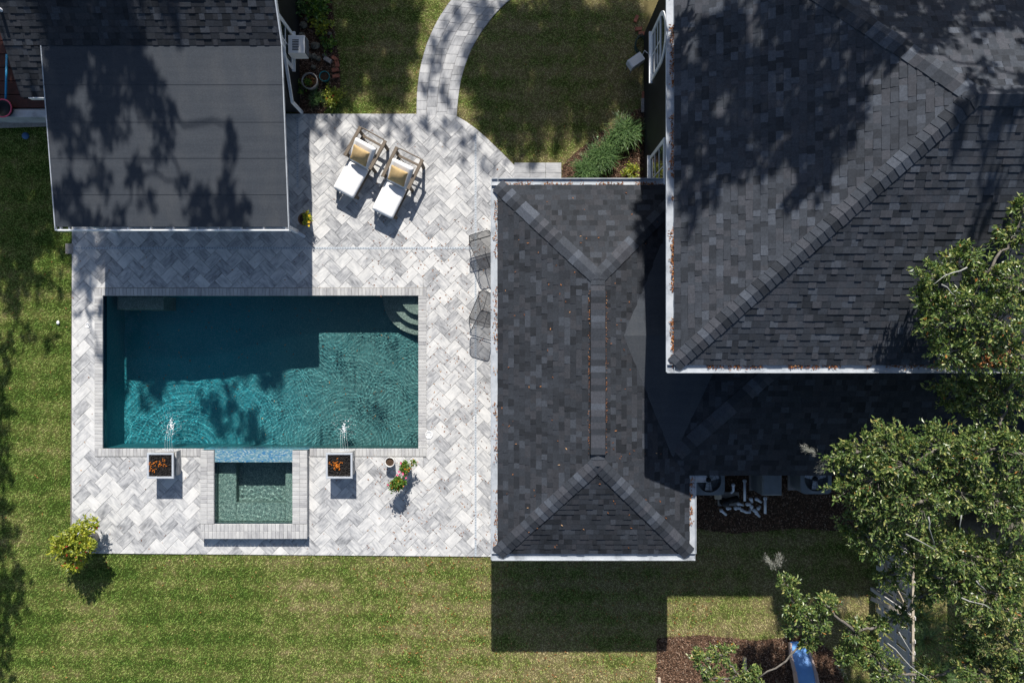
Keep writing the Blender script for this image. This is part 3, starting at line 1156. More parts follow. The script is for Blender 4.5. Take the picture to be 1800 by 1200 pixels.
def gutter_run(parent, a, c, out, depth=.028, wid=.165, ext=0.0):
    """open gutter along the eave from a to c; out points away from the roof; a, c on the eave edge"""
    a, c, out = Vector(a), Vector(c), Vector(out).normalized()
    d = (c - a).normalized()
    a = a - d * ext; c = c + d * ext
    if abs(out.y) > .5: a.z += .0035; c.z += .0035
    b = MB()
    mid, hl = (a + c) / 2, (c - a) / 2
    zz = Vector((0, 0, 1))
    b.obox(mid + out * (wid / 2) - zz * (.03 + depth), hl, out * (wid / 2), zz * .004)
    b.obox(mid + out * wid - zz * (.03 + depth / 2 - .012), hl, out * .009, zz * (depth / 2 + .016))
    b.obox(mid - out * .006 - zz * (.03 + depth / 2 + .02), hl, out * .005, zz * (depth / 2 + .05))
    for e in (a, c):
        b.obox(e + out * (wid / 2) - zz * (.03 + depth / 2), d * .004, out * (wid / 2 + .004), zz * (depth / 2 + .004))
    return b.build('gutter', M['gutter'], parent)


# ---- two-storey house
ZE, PM = 5.40, 0.44
hx0, hy0 = 3.47, -0.50        # roof eave corner (west, south)
hx1, half_d = 15.6, 4.98
hy1 = hy0 + 2 * half_d
ZA = ZE + PM * half_d
house = tag(empty('house', (9, 4.5, 0)), 'large two-storey house with dark hipped shingle roof and white gutters', 'house')
SW_, NW_, SE_, NE_ = Vector((hx0, hy0, ZE)), Vector((hx0, hy1, ZE)), Vector((hx1, hy0, ZE)), Vector((hx1, hy1, ZE))
AW, AE = Vector((hx0 + half_d, hy0 + half_d, ZA)), Vector((hx1 - half_d, hy0 + half_d, ZA))
b = MB()
for pl in ((SW_, SE_, AE, AW), (NE_, NW_, AW, AE), (NW_, SW_, AW), (SE_, NE_, AE)):
    b.add([p - Vector((0, 0, .008)) for p in pl], [list(range(len(pl)))])
b.add([SW_ - Vector((0, 0, .10)), SE_ - Vector((0, 0, .10)), NE_ - Vector((0, 0, .10)), NW_ - Vector((0, 0, .10))], [(3, 2, 1, 0)])
roof = b.build('roof', M['roof_deck'], house)
tabs = []
roof_slope(tabs, (SW_, SE_, AE, AW)); roof_slope(tabs, (NW_, SW_, AW)); roof_slope(tabs, (NE_, NW_, AW, AE)); roof_slope(tabs, (SE_, NE_, AE))
tabs = [t for t in tabs]
lay_shingles(roof, tabs, lambda u, v: u < 1640, mat='house_shingle')
for a, c in ((SW_, AW), (NW_, AW), (SE_, AE), (NE_, AE)): caps(roof, a, c, PM * .707)
caps(roof, AE, AW, PM)
gutter_run(house, NW_, SW_, (-1, 0, 0), ext=.15)
gutter_run(house, SW_, SE_, (0, -1, 0), ext=.15)
b = MB()
wx, wy = 3.87, -0.02
b.box(wx, 15.2, wy, wy + 9.0, -.05, ZE - .1)
b.build('wall', M['dark_siding'], house)
# lap siding boards on the west wall, each a thin lapped plank
for k in range(33):
    z = .12 + k * .16
    bb = MB()
    bb.add([(wx - .004, wy, z + .16), (wx - .018, wy, z), (wx - .018, wy + 9, z), (wx - .004, wy + 9, z + .16), (wx, wy, z), (wx, wy + 9, z)],
           [(0, 1, 2, 3)[::-1], (1, 4, 5, 2)[::-1]])
    bb.build('siding_board', M['dark_siding'], house)


def side_window(parent, xw, ya, yb, za, zb, arch=False, sgn=-1, grid=(2, 3), rise=None):
    """window on a wall at x = xw facing sgn*x"""
    fr = MB()
    t = .11
    x_o = xw + sgn * .035
    lo, hi = min(xw + sgn * .001, x_o), max(xw + sgn * .001, x_o)
    gl = MB()
    xg = xw + sgn * .012
    if not arch:
        fr.box(lo, hi, ya, ya + t, za, zb); fr.box(lo, hi, yb - t, yb, za, zb)
        fr.box(lo, hi, ya + t, yb - t, za, za + t); fr.box(lo, hi, ya + t, yb - t, zb - t, zb)
        gl.add([(xg, ya + t, za + t), (xg, yb - t, za + t), (xg, yb - t, zb - t), (xg, ya + t, zb - t)], [(0, 1, 2, 3)[::sgn]])
        ztop = zb - t
    else:
        r = (yb - ya) / 2; yc = (ya + yb) / 2
        rs = rise or r
        zc = zb - rs
        fr.box(lo, hi, ya, ya + t, za, zc); fr.box(lo, hi, yb - t, yb, za, zc); fr.box(lo, hi, ya + t, yb - t, za, za + t)
        n = 18
        for i in range(n):
            a0, a1 = math.pi * i / n, math.pi * (i + 1) / n
            q = [(yc + rr * math.cos(a), zc + rr / r * rs * math.sin(a)) for rr, a in ((r - t, a0), (r, a0), (r, a1), (r - t, a1))]
            v = [(lo, y, z) for y, z in q] + [(hi, y, z) for y, z in q]
            fr.add(v, [(0, 3, 2, 1), (4, 5, 6, 7), (0, 1, 5, 4), (1, 2, 6, 5), (2, 3, 7, 6), (3, 0, 4, 7)])
        pts = [(xg, yc + (r - t) * math.cos(a), zc + (1 - t / r) * rs * math.sin(a)) for a in np.linspace(0, math.pi, 20)]
        gl.add([(xg, ya + t, za + t), (xg, yb - t, za + t)] + pts, [list(range(22))[::sgn]])
        fr.box(lo, hi - .0 if sgn > 0 else hi, ya + t, yb - t, zc - .03, zc + .03)
        ztop = zc - .03
    w = fr.build('window', M['white_trim'], parent)
    gl.build('pane', M['window_glass'], w)
    mb = MB()
    x2 = xw + sgn * .024
    l2, h2 = min(xg + sgn * .001, x2), max(xg + sgn * .001, x2)
    for i in range(1, grid[0]):
        y = ya + t + (yb - ya - 2 * t) * i / grid[0]
        mb.box(l2, h2, y - .016, y + .016, za + t, ztop)
    for i in range(1, grid[1]):
        z = za + t + (ztop - za - t) * i / grid[1]
        mb.box(l2 + .002 * sgn, h2 + .002 * sgn, ya + t, yb - t, z - .016, z + .016)
    mb.build('muntin', M['white_trim'], w)
    sl = MB().box(min(xw, xw + sgn * .09), max(xw, xw + sgn * .09), ya - .04, yb + .04, za - .05, za - .001)
    sl.build('sill', M['white_trim'], w)
    return w


side_window(house, wx - .02, 7.12, 8.46, 1.28, 3.05, arch=True)
side_window(house, wx - .02, 3.75, 5.12, 1.05, 2.85)
b = MB()
b.tube([(wx - .05, 6.05, 5.2), (wx - .05, 6.05, 4.95)], .03)
b.build('vent_stub', M['white_trim'], house)

# ---- low pool house with hipped roof, and its wing along the main house
ZL, PL = 2.84, 0.36
px0, px1, py0, py1 = -0.36, 4.46, -5.33, 3.93
hw = (px1 - px0) / 2
pool_house = tag(empty('pool_house', (2, -.8, 0)), 'low pool house with dark hipped shingle roof, ridge vent and white gutters', 'pool house')
a0, a1, a2, a3 = Vector((px0, py0, ZL)), Vector((px1, py0, ZL)), Vector((px1, py1, ZL)), Vector((px0, py1, ZL))
rs, rn = Vector((px0 + hw, py0 + hw, ZL + PL * hw)), Vector((px0 + hw, py1 - hw, ZL + PL * hw))
VX, VY = 4.0, -2.90           # valley corner towards the wing
wz = lambda x: ZL + PL * (px1 - x)
vb = Vector((VX, VY, wz(VX)))
sey = -3.36                   # south eave of the wing
vin = Vector((px1, sey, ZL))
wcx = VX - (px1 - VX)         # virtual west eave of the wing
hip_e = Vector((wcx + (wy - sey), wy, ZL + PL * (wy - sey)))
slopes = [
    (a3, a0, rs, rn),
    (a0, a1, rs),
    (a2, a3, rn),
    (a1, vin, vb, Vector((VX, rs.y, wz(VX))), rs) if False else None,
]
E1 = (a1, vin, vb, rs)                                          # east slope south of the valley
E2 = (vb, Vector((VX, py1 - (px1 - VX), wz(VX))), rn, rs)      # east slope above the valley
WS = (vin, Vector((15.5, sey, ZL)), Vector((15.5, wy, hip_e.z)), hip_e, vb)
WW = (Vector((VX, wy, wz(VX))), vb, hip_e)
slopes = [(a3, a0, rs, rn), (a0, a1, rs), (a2, a3, rn), E1, E2, WS, WW]
b = MB()
for pl in slopes:
    b.add([p - Vector((0, 0, .008)) for p in pl], [list(range(len(pl)))])
dz = Vector((0, 0, .10))
b.add([a0 - dz, a1 - dz, a2 - dz, a3 - dz], [(3, 2, 1, 0)])
b.add([Vector((px1, sey, ZL)) - dz, Vector((15.5, sey, ZL)) - dz, Vector((15.5, wy, ZL)) - dz, Vector((px1, wy, ZL)) - dz], [(3, 2, 1, 0)])
lroof = b.build('roof', M['roof_deck'], pool_house)
tabs = []
for pl in slopes: roof_slope(tabs, pl)
lay_shingles(lroof, tabs, lambda u, v: u < 1135 or v > 860)
caps(lroof, a0, rs, PL * .707); caps(lroof, a1, rs, PL * .707); caps(lroof, a3, rn, PL * .707)
caps(lroof, a2, rn, PL * .707)
caps(lroof, vb + Vector((.1, .1, PL * .1)), hip_e, PL * .707)
# ridge with raised vent
rd = rn - rs
vs, ve = rs + rd * .055, rs + rd * .93
b = MB()
b.obox((vs + ve) / 2 + Vector((0, 0, .012)), (ve - vs) / 2, Vector((.185, 0, 0)), Vector((0, 0, .022)))
b.build('ridge_vent', M['black_plastic'], lroof)
caps(lroof, ve, vs, .06, wid=.172, exposure=.15, lift=.052)
caps(lroof, rs - rd.normalized() * .05, vs, PL, wid=.165, exposure=.15)
caps(lroof, ve, rn + rd.normalized() * .1, PL, wid=.165, exposure=.15)
# membrane cricket in the dead valley
zc = wz(2.70) + .012
cl, crt = Vector((2.70, .14, zc)), Vector((VX * 2 - 2.70, .14, zc))
ct = Vector((VX - .02, 3.10, wz(VX) + .012))
cb = vb + Vector((0, 0, .012))
for i, tri in enumerate(((cl, cb, crt), (cl, crt, ct))):
    b = MB().add(list(tri) + [p - Vector((0, 0, .01)) for p in tri], [(0, 1, 2), (3, 4, 1, 0), (4, 5, 2, 1), (5, 3, 0, 2)])
    b.build('membrane_panel', M['membrane'], lroof)
gutter_run(pool_house, a3, a0, (-1, 0, 0), ext=.15)
gutter_run(pool_house, a0, a1, (0, -1, 0), ext=.15)
gutter_run(pool_house, a1, vin + Vector((0, .01, 0)), (1, 0, 0))
gutter_run(pool_house, a3, Vector((3.85, py1, ZL)), (0, 1, 0), ext=.15)
gutter_run(pool_house, vin, Vector((px1 + .42, sey, ZL)), (0, -1, 0))
b = MB()
b.box(0.06, VX, py0 + .42, py1 - .42, -.05, ZL - .1)
b.box(VX, 15.2, sey + .45, wy, -.05, ZL - .101)
b.build('wall', M['dark_siding'], pool_house)
MB().box(1.2, 2.6, py0 + .39, py0 + .419, .0, 2.1).build('door', M['white_trim'], pool_house)
side_window(pool_house, .06, -3.4, -1.2, .3, 2.2, grid=(3, 2))

# ---- cabana with shingle roof and low-slope patio cover
cabana = tag(empty('cabana', (-9, 6, 0)), 'cabana with grey rolled membrane patio cover and shingle roof behind', 'cabana')
cz0, cz1 = 2.30, 2.84
cy0, cy1 = 2.975, 7.44
cxl, cxr = -11.83, -5.80
cz = lambda y: cz0 + (cz1 - cz0) * (y - cy0) / (cy1 - cy0)
SP = .52
sz = lambda y: cz1 + SP * (y - cy1)
edges = [cy0, 3.81, 4.72, 5.61, 6.52, cy1 + .03]
cover = MB().add([(cxl, cy0, cz(cy0) - .05), (cxr, cy0, cz(cy0) - .05), (cxr, cy1, cz1 - .05), (cxl, cy1, cz1 - .05),
                  (cxl, cy0, cz(cy0) - .012), (cxr, cy0, cz(cy0) - .012), (cxr, cy1, cz1 - .012), (cxl, cy1, cz1 - .012)],
                 [(3, 2, 1, 0), (0, 1, 5, 4), (1, 2, 6, 5), (3, 0, 4, 7), (4, 5, 6, 7)]).build('patio_cover', M['roof_deck'], cabana)
for i in range(5):
    ya, yb = edges[i] - (0.03 if i else 0), edges[i + 1] + (.0 if i < 4 else 0)
    za, zb = cz(ya) + (.003 if i else .0), cz(yb) - .004
    lx0 = cxl if i < 4 else cxl + .0
    b = MB().add([(lx0, ya, za), (cxr, ya, za), (cxr, yb, zb), (lx0, yb, zb), (lx0, ya, za - .014), (cxr, ya, za - .014), (cxr, yb, zb - .014), (lx0, yb, zb - .014)],
                 [(0, 1, 2, 3), (4, 5, 1, 0), (5, 6, 2, 1), (7, 4, 0, 3)])
    b.build('roofing_sheet', M['membrane'], cover)
for x, nm in ((cxl - .012, 'drip_edge'), (cxr + .012, 'drip_edge')):
    MB().add([(x - .012, cy0 - .07, cz(cy0) - .06), (x + .012, cy0 - .07, cz(cy0) - .06), (x + .012, cy1, cz1 - .06), (x - .012, cy1, cz1 - .06),
              (x - .012, cy0 - .07, cz(cy0) + .012), (x + .012, cy0 - .07, cz(cy0) + .012), (x + .012, cy1, cz1 + .012), (x - .012, cy1, cz1 + .012)],
             [(0, 1, 5, 4), (1, 2, 6, 5), (2, 3, 7, 6), (3, 0, 4, 7), (4, 5, 6, 7)]).build('drip_edge', M['gutter'], cover)
MB().box(cxl - .02, cxr + .02, cy0 - .105, cy0 - .071, cz0 - .14, cz0 + .005).build('fascia', M['white_trim'], cabana)
for k in range(11):
    x = cxl + .08 + (cxr - cxl - .16) * k / 10 + (.0 if k not in (1,) else -.36)
    MB().box(x - .018, x + .018, cy0 - .0705, cy0 + .5, cz0 - .13, cz0 - .056).build('rafter_tail', M['white_trim'], cabana)
# shingle roof behind
ely, erx, elx = 6.34, -5.80, -12.76
ridge_y = 11.2
m0 = Vector((elx, ely, sz(ely))); m1 = Vector((cxl + .06, ely, sz(ely)))
p_main = (Vector((elx, cy1, cz1)), Vector((erx, cy1, cz1)), Vector((erx, ridge_y, sz(ridge_y))), Vector((elx, ridge_y, sz(ridge_y))))
p_tail = (m0, m1, Vector((cxl + .06, cy1 - .02, sz(cy1 - .02))), Vector((elx, cy1, sz(cy1))))
p_back = (Vector((erx, 15.2, sz(ridge_y) - 4 * SP)), Vector((elx, 15.2, sz(ridge_y) - 4 * SP)), Vector((elx, ridge_y, sz(ridge_y))), Vector((erx, ridge_y, sz(ridge_y))))
b = MB()
for pl in (p_main, p_tail, p_back):
    b.add([p - Vector((0, 0, .008)) for p in pl], [list(range(len(pl)))])
    b.add([p - Vector((0, 0, .12)) for p in pl], [list(range(len(pl)))[::-1]])
croof = b.build('roof', M['roof_deck'], cabana)
tabs = []
roof_slope(tabs, p_main); roof_slope(tabs, p_tail)
lay_shingles(croof, tabs, lambda u, v: True)
b = MB()
b.add([p_main[1] + Vector((.0, -.0, -.12)), p_main[2] + Vector((0, 0, -.12)), p_main[2] + Vector((0, 0, .015)), p_main[1] + Vector((0, 0, .015)),
       p_main[1] + Vector((.03, 0, -.12)), p_main[2] + Vector((.03, 0, -.12)), p_main[2] + Vector((.03, 0, .015)), p_main[1] + Vector((.03, 0, .015))],
      [(0, 3, 2, 1), (4, 5, 6, 7), (3, 7, 6, 2), (0, 4, 7, 3)])
b.build('rake_board', M['white_trim'], cabana)
b = MB()
b.box(elx + .2, cxl - .02, ely - .03, ely - .002, sz(ely) - .13, sz(ely) + .004)
b.build('fascia', M['white_trim'], cabana)
b = MB()
wxr = -6.22
b.box(-12.3, wxr, 6.72, 14.6, -.05, 2.28)
b.add([(-12.3, 6.72, 2.28), (wxr, 6.72, 2.28), (wxr, ridge_y, sz(ridge_y) - .15), (-12.3, ridge_y, sz(ridge_y) - .15), (-12.3, 14.6, 2.9), (wxr, 14.6, 2.9)], [(1, 2, 5), (0, 4, 3)])
b.build('wall', M['dark_siding'], cabana)
side_window(cabana, wxr, 7.68, 8.72, .70, 1.95, sgn=1, grid=(2, 2))
for (x, y) in ((-6.28, 3.2), (-11.6, 3.2)):
    MB().box(x - .05, x + .05, y - .05, y + .05, 0, cz(y) - .055).build('post', M['white_trim'], cabana)
MB().box(cxl + .2, cxr - .4, 3.16, 3.24, cz(3.2) - .18, cz(3.2) - .0565).build('beam', M['white_trim'], cabana)
b = MB()
b.bar((-6.15, 6.70, .0), (-6.15, 6.70, .92), .07, .07)
b.bar((-6.15, 6.70, .90), (-6.15, 8.05, 1.72), .07, .07)
b.build('downspout', M['white_trim'], cabana)
MB().bar((-6.28, 3.2, .02), (-6.05, 3.05, .05), .09, .04).build('post_foot', M['white_trim'], cabana)

# window air conditioner
ac = tag(empty('air_conditioner', (-5.95, 8.3, .8)), 'white window air conditioner sticking out of the cabana window', 'air conditioner')
MB().box(wxr + .04, -5.72, 7.94, 8.44, .80, 1.18, bevel=.015).build('case', M['white_plastic'], ac)
b = MB()
for k in range(7): b.box(wxr + .16, wxr + .34, 8.02 + k * .045, 8.045 + k * .045, 1.1805, 1.184)
b.build('vent_grille', M['dark_frame'], ac)
b = MB().box(-5.7195, -5.705, 7.97, 8.41, .83, 1.15)
bk = b.build('coil_grille', M['dark_frame'], ac)
b = MB()
for k in range(9): b.box(-5.7045, -5.700, 7.98, 8.40, .85 + k * .033, .858 + k * .033)
b.build('fin', M['grey_metal'], bk)


# ------------------------------------------------------------------ foliage helpers
def unit(a): return a / (np.linalg.norm(a, axis=-1, keepdims=True) + 1e-9)


def leaf_quads(C, D, length, width, flat=0.5, fold=.18, rng=RNG):
    """diamond leaves at points C growing along D"""
    n = len(C)
    D = unit(D)
    up = unit(np.stack([rng.normal(0, 1 - flat, n), rng.normal(0, 1 - flat, n), np.ones(n) * (flat + .15)], -1))
    side = unit(np.cross(D, up))
    nrm = np.cross(side, D)
    L = (length * rng.uniform(.5, 1.35, n))[:, None]
    Wd = (width * rng.uniform(.7, 1.2, n))[:, None]
    a = C
    b = C + D * L * .48 + side * Wd * .5 + nrm * Wd * fold
    c = C + D * L - nrm * L * .08
    d = C + D * L * .48 - side * Wd * .5 + nrm * Wd * fold
    V = np.stack([a, b, c, d], 1).reshape(-1, 3)
    F = np.arange(4 * n).reshape(n, 4)
    return V, F


def twig_cloud(center, rad, twigs, per, length, width, flat=.5, rng=RNG, shell=.35):
    """leaves set along twigs that radiate from the middle of an uneven ellipsoid; returns V, F, twig segments"""
    c = np.array(center, dtype=float); rad = np.array(rad, dtype=float)
    d = unit(rng.normal(0, 1, (twigs, 3)))
    r = rng.uniform(shell, 1, (twigs, 1)) ** .6
    lump = 1 + .28 * np.sin(d[:, :1] * 3.1 + c[0]) * np.cos(d[:, 1:2] * 2.7 + c[1])
    tip = c + d * rad * r * lump
    base = c + (tip - c) * .35 + rng.normal(0, .04, (twigs, 3)) * rad
    t = rng.uniform(0.25, 1.05, (twigs, per, 1))
    pts = base[:, None] + (tip - base)[:, None] * t + rng.normal(0, .022, (twigs, per, 3))
    dirs = unit(tip - base)[:, None] * .7 + rng.normal(0, .75, (twigs, per, 3))
    V, F = leaf_quads(pts.reshape(-1, 3), dirs.reshape(-1, 3), length, width, flat, rng=rng)
    return V, F, (base, tip)


def merge(parts):
    Vs, Fs, n = [], [], 0
    for V, F in parts:
        Vs.append(V); Fs.append(F + n); n += len(V)
    return np.concatenate(Vs), np.concatenate(Fs)


def bend(a, b, sag=.0, k=5, jit=.06):
    a, b = Vector(a), Vector(b)
    L = (b - a).length
    return [a.lerp(b, t) + Vector((random.uniform(-jit, jit) * L * math.sin(math.pi * t), random.uniform(-jit, jit) * L * math.sin(math.pi * t),
                                   sag * L * math.sin(math.pi * t))) for t in [i / k for i in range(k + 1)]]


def oak(name, label, base, trunk_top, clumps, leaf, mat, group=None, twig_r=.006, show_twigs=True, r0=.28):
    """clumps: (centre, radii, twigs, leaves per twig)"""
    root = empty(name, base)
    tag(root, label, 'tree', group)
    tr = MB()
    tt = Vector(trunk_top)
    tr.tube(bend(base, tt, 0, 6, .03), [r0 * (1 - .09 * i) for i in range(7)], 10)
    # limbs: group clumps by direction so that limbs fork
    hubs = []
    for c, rad, tw, per in sorted(clumps, key=lambda t: (Vector(t[0]) - tt).length):
        c = Vector(c)
        start = tt
        near = [h for h in hubs if (h - tt).length < (c - tt).length and (c - h).length < (c - tt).length * .9]
        if near: start = min(near, key=lambda h: (c - h).length)
        L = (c - start).length
        q = max(.010, min(.085, .03 * (c - tt).length ** .5 * max(.35, 1 - (c - tt).length / 12)))
        pts = bend(start, c, .03, 6, .07)
        tr.tube(pts, [q * (1 - .07 * i) for i in range(7)], 6)
        hubs.append(c)
    tr.build('trunk', M['bark'], root)
    parts, segs = [], []
    for c, rad, tw, per in clumps:
        V, F, sg = twig_cloud(c, rad, tw, per, leaf[0], leaf[1], leaf[2])
        parts.append((V, F)); segs.append(sg)
    V, F = merge(parts)
    npmesh('crown', V, F, mat, rnd=RNG.uniform(0, 1, len(F)), parent=root)
    if show_twigs:
        Vs, Fs = [], []
        n = 0
        for base_, tip_ in segs:
            d = unit(tip_ - base_)
            s = unit(np.cross(d, np.array([0.3, .2, 1.0]))) * twig_r
            up = np.cross(d, s)
            m = len(d)
            q = np.stack([base_ + s, base_ - s * .5 + up * .9, base_ - s * .5 - up * .9, tip_], 1).reshape(-1, 3)
            Vs.append(q)
            i = np.arange(m)[:, None] * 4 + n
            Fs.append(np.concatenate([i + np.array([[0, 1, 3]]), i + np.array([[1, 2, 3]]), i + np.array([[2, 0, 3]])]))
            n += 4 * m
        npmesh('twigs', np.concatenate(Vs), np.concatenate(Fs), M['bark'], parent=root)
    return root


# ------------------------------------------------------------------ sun loungers
def lounger(label):
    r = empty('sun_lounger')
    tag(r, label, 'sun lounger', 'teak sun loungers on the patio')
    b = MB()
    for s in (-1, 1): b.box(s * .335 - .022, s * .335 + .022, -1.04, .70, .255, .325)
    for y in (-1.02, -.35, .05, .66): b.box(-.313, .313, y - .03, y + .03, .258, .315)
    b.build('frame', M['teak'], r)
    for s in (-1, 1):
        for y, h in ((-.97, .254), (-.05, .60), (.70, .60)):
            x = s * .335 if h < .3 else s * .405
            MB().box(x - .032, x + .032, y - .04, y + .04, 0, h, bevel=.004).build('leg', M['teak'], r)
        MB().box(s * .405 - .048, s * .405 + .048, -.14, .80, .60, .632, bevel=.006).build('armrest', M['teak'], r)
    b = MB()
    b.tube([(-.38, .72, .57), (-.33, .80, .585), (.33, .80, .585), (.38, .72, .57)], .018, 8)
    b.tube([(-.36, .66, .34), (.36, .30, .36)], .010, 6)
    b.build('rear_bar', M['teak'], r)
    # cushions: rounded slabs
    def soft(name, org, ax, ay, az, w, l, t, puff=.012):
        org, ax, ay, az = Vector(org), Vector(ax).normalized(), Vector(ay).normalized(), Vector(az).normalized()
        mb = MB()
        nx, ny = 12, 16
        e = .035
        grid = {}
        v, f = [], []
        for side in (1, -1):
            for j in range(ny + 1):
                for i in range(nx + 1):
                    u, q = i / nx * 2 - 1, j / ny * 2 - 1
                    du, dq = max(0, (abs(u) * w / 2 - (w / 2 - e)) / e), max(0, (abs(q) * l / 2 - (l / 2 - e)) / e)
                    dd = min(1, math.hypot(du, dq))
                    h = t / 2 * (.35 + .65 * math.sqrt(max(0, 1 - dd * dd))) + puff * (1 - u * u) * (1 - q * q) + random.uniform(-.0012, .0012)
                    cu, cq = u * w / 2, q * l / 2
                    if du > 0 and dq > 0:
                        k = math.hypot(du, dq)
                        if k > 1:
                            cu = math.copysign(w / 2 - e + e * du / k, u); cq = math.copysign(l / 2 - e + e * dq / k, q)
                    v.append(org + ax * cu + ay * cq + az * (side * h))
        m = (nx + 1) * (ny + 1)
        for j in range(ny):
            for i in range(nx):
                a = j * (nx + 1) + i
                f.append((a, a + 1, a + nx + 2, a + nx + 1))
                f.append((m + a, m + a + nx + 1, m + a + nx + 2, m + a + 1))
        rim = list(range(nx + 1)) + [j * (nx + 1) + nx for j in range(1, ny + 1)] + [ny * (nx + 1) + i for i in range(nx - 1, -1, -1)] + [j * (nx + 1) for j in range(ny - 1, 0, -1)]
        for i in range(len(rim)):
            p, q2 = rim[i], rim[(i + 1) % len(rim)]
            f.append((p, m + p, m + q2, q2))
        mb.add(v, f, smooth=True)
        return mb
    soft('seat', (0, -.615, .385), (1, 0, 0), (0, 1, 0), (0, 0, 1), .66, .93, .11).build('seat_cushion', M['cushion'], r)
    ca, sa = math.cos(math.radians(33)), math.sin(math.radians(33))
    soft('back', (0, -.14 + .35 * ca, .39 + .35 * sa), (1, 0, 0), (0, ca, sa), (0, -sa, ca), .66, .70, .12).build('back_cushion', M['cushion'], r)
    b = MB()
    for s in (-1, 1): b.bar((s * .30, -.12, .30), (s * .30, -.12 + .70 * ca, .30 + .70 * sa), .035, .03)
    for k in range(5):
        t = .15 + k * .13
        b.bar((-.28, -.12 + t * ca, .305 + t * sa), (.28, -.12 + t * ca, .305 + t * sa), .06, .015, up=(0, -sa, ca))
    b.build('back_frame', M['teak'], r)
    pil = empty('throw_pillow')
    mb = soft('pillow', (0, 0, 0), (1, 0, 0), (0, 1, 0), (0, 0, 1), .50, .45, .07, puff=.075)
    mb.v = [(x * (1 + .07 * (abs(y) / .22) ** 3 - .02), y * (1 + .07 * (abs(x) / .25) ** 3 - .02), z * (1 if z > 0 else .8)) for x, y, z in mb.v]
    rx = math.radians(36)
    mb.v = [(x, y * math.cos(rx) - z * math.sin(rx), y * math.sin(rx) + z * math.cos(rx)) for x, y, z in mb.v]
    mb.v = [(x, y + .06, z + .70) for x, y, z in mb.v]
    mb.build('cover', M['pillow'], pil)
    return r, pil


for loc, ang, lb, lp in (((-4.33, 5.195, .003), 29.0, 'teak sun lounger with white cushions, the one farther from the pool', 'tan throw pillow on the lounger nearer the cabana'),
                         ((-3.256, 4.62, .003), 26.2, 'teak sun lounger with white cushions, the one nearer the pool house', 'tan throw pillow on the lounger nearer the pool house')):
    r, pil = lounger(lb)
    for o in (r, pil):
        o.location = loc
        o.rotation_euler = (0, 0, -math.radians(ang))
    tag(pil, lp, 'pillow', 'tan throw pillows')

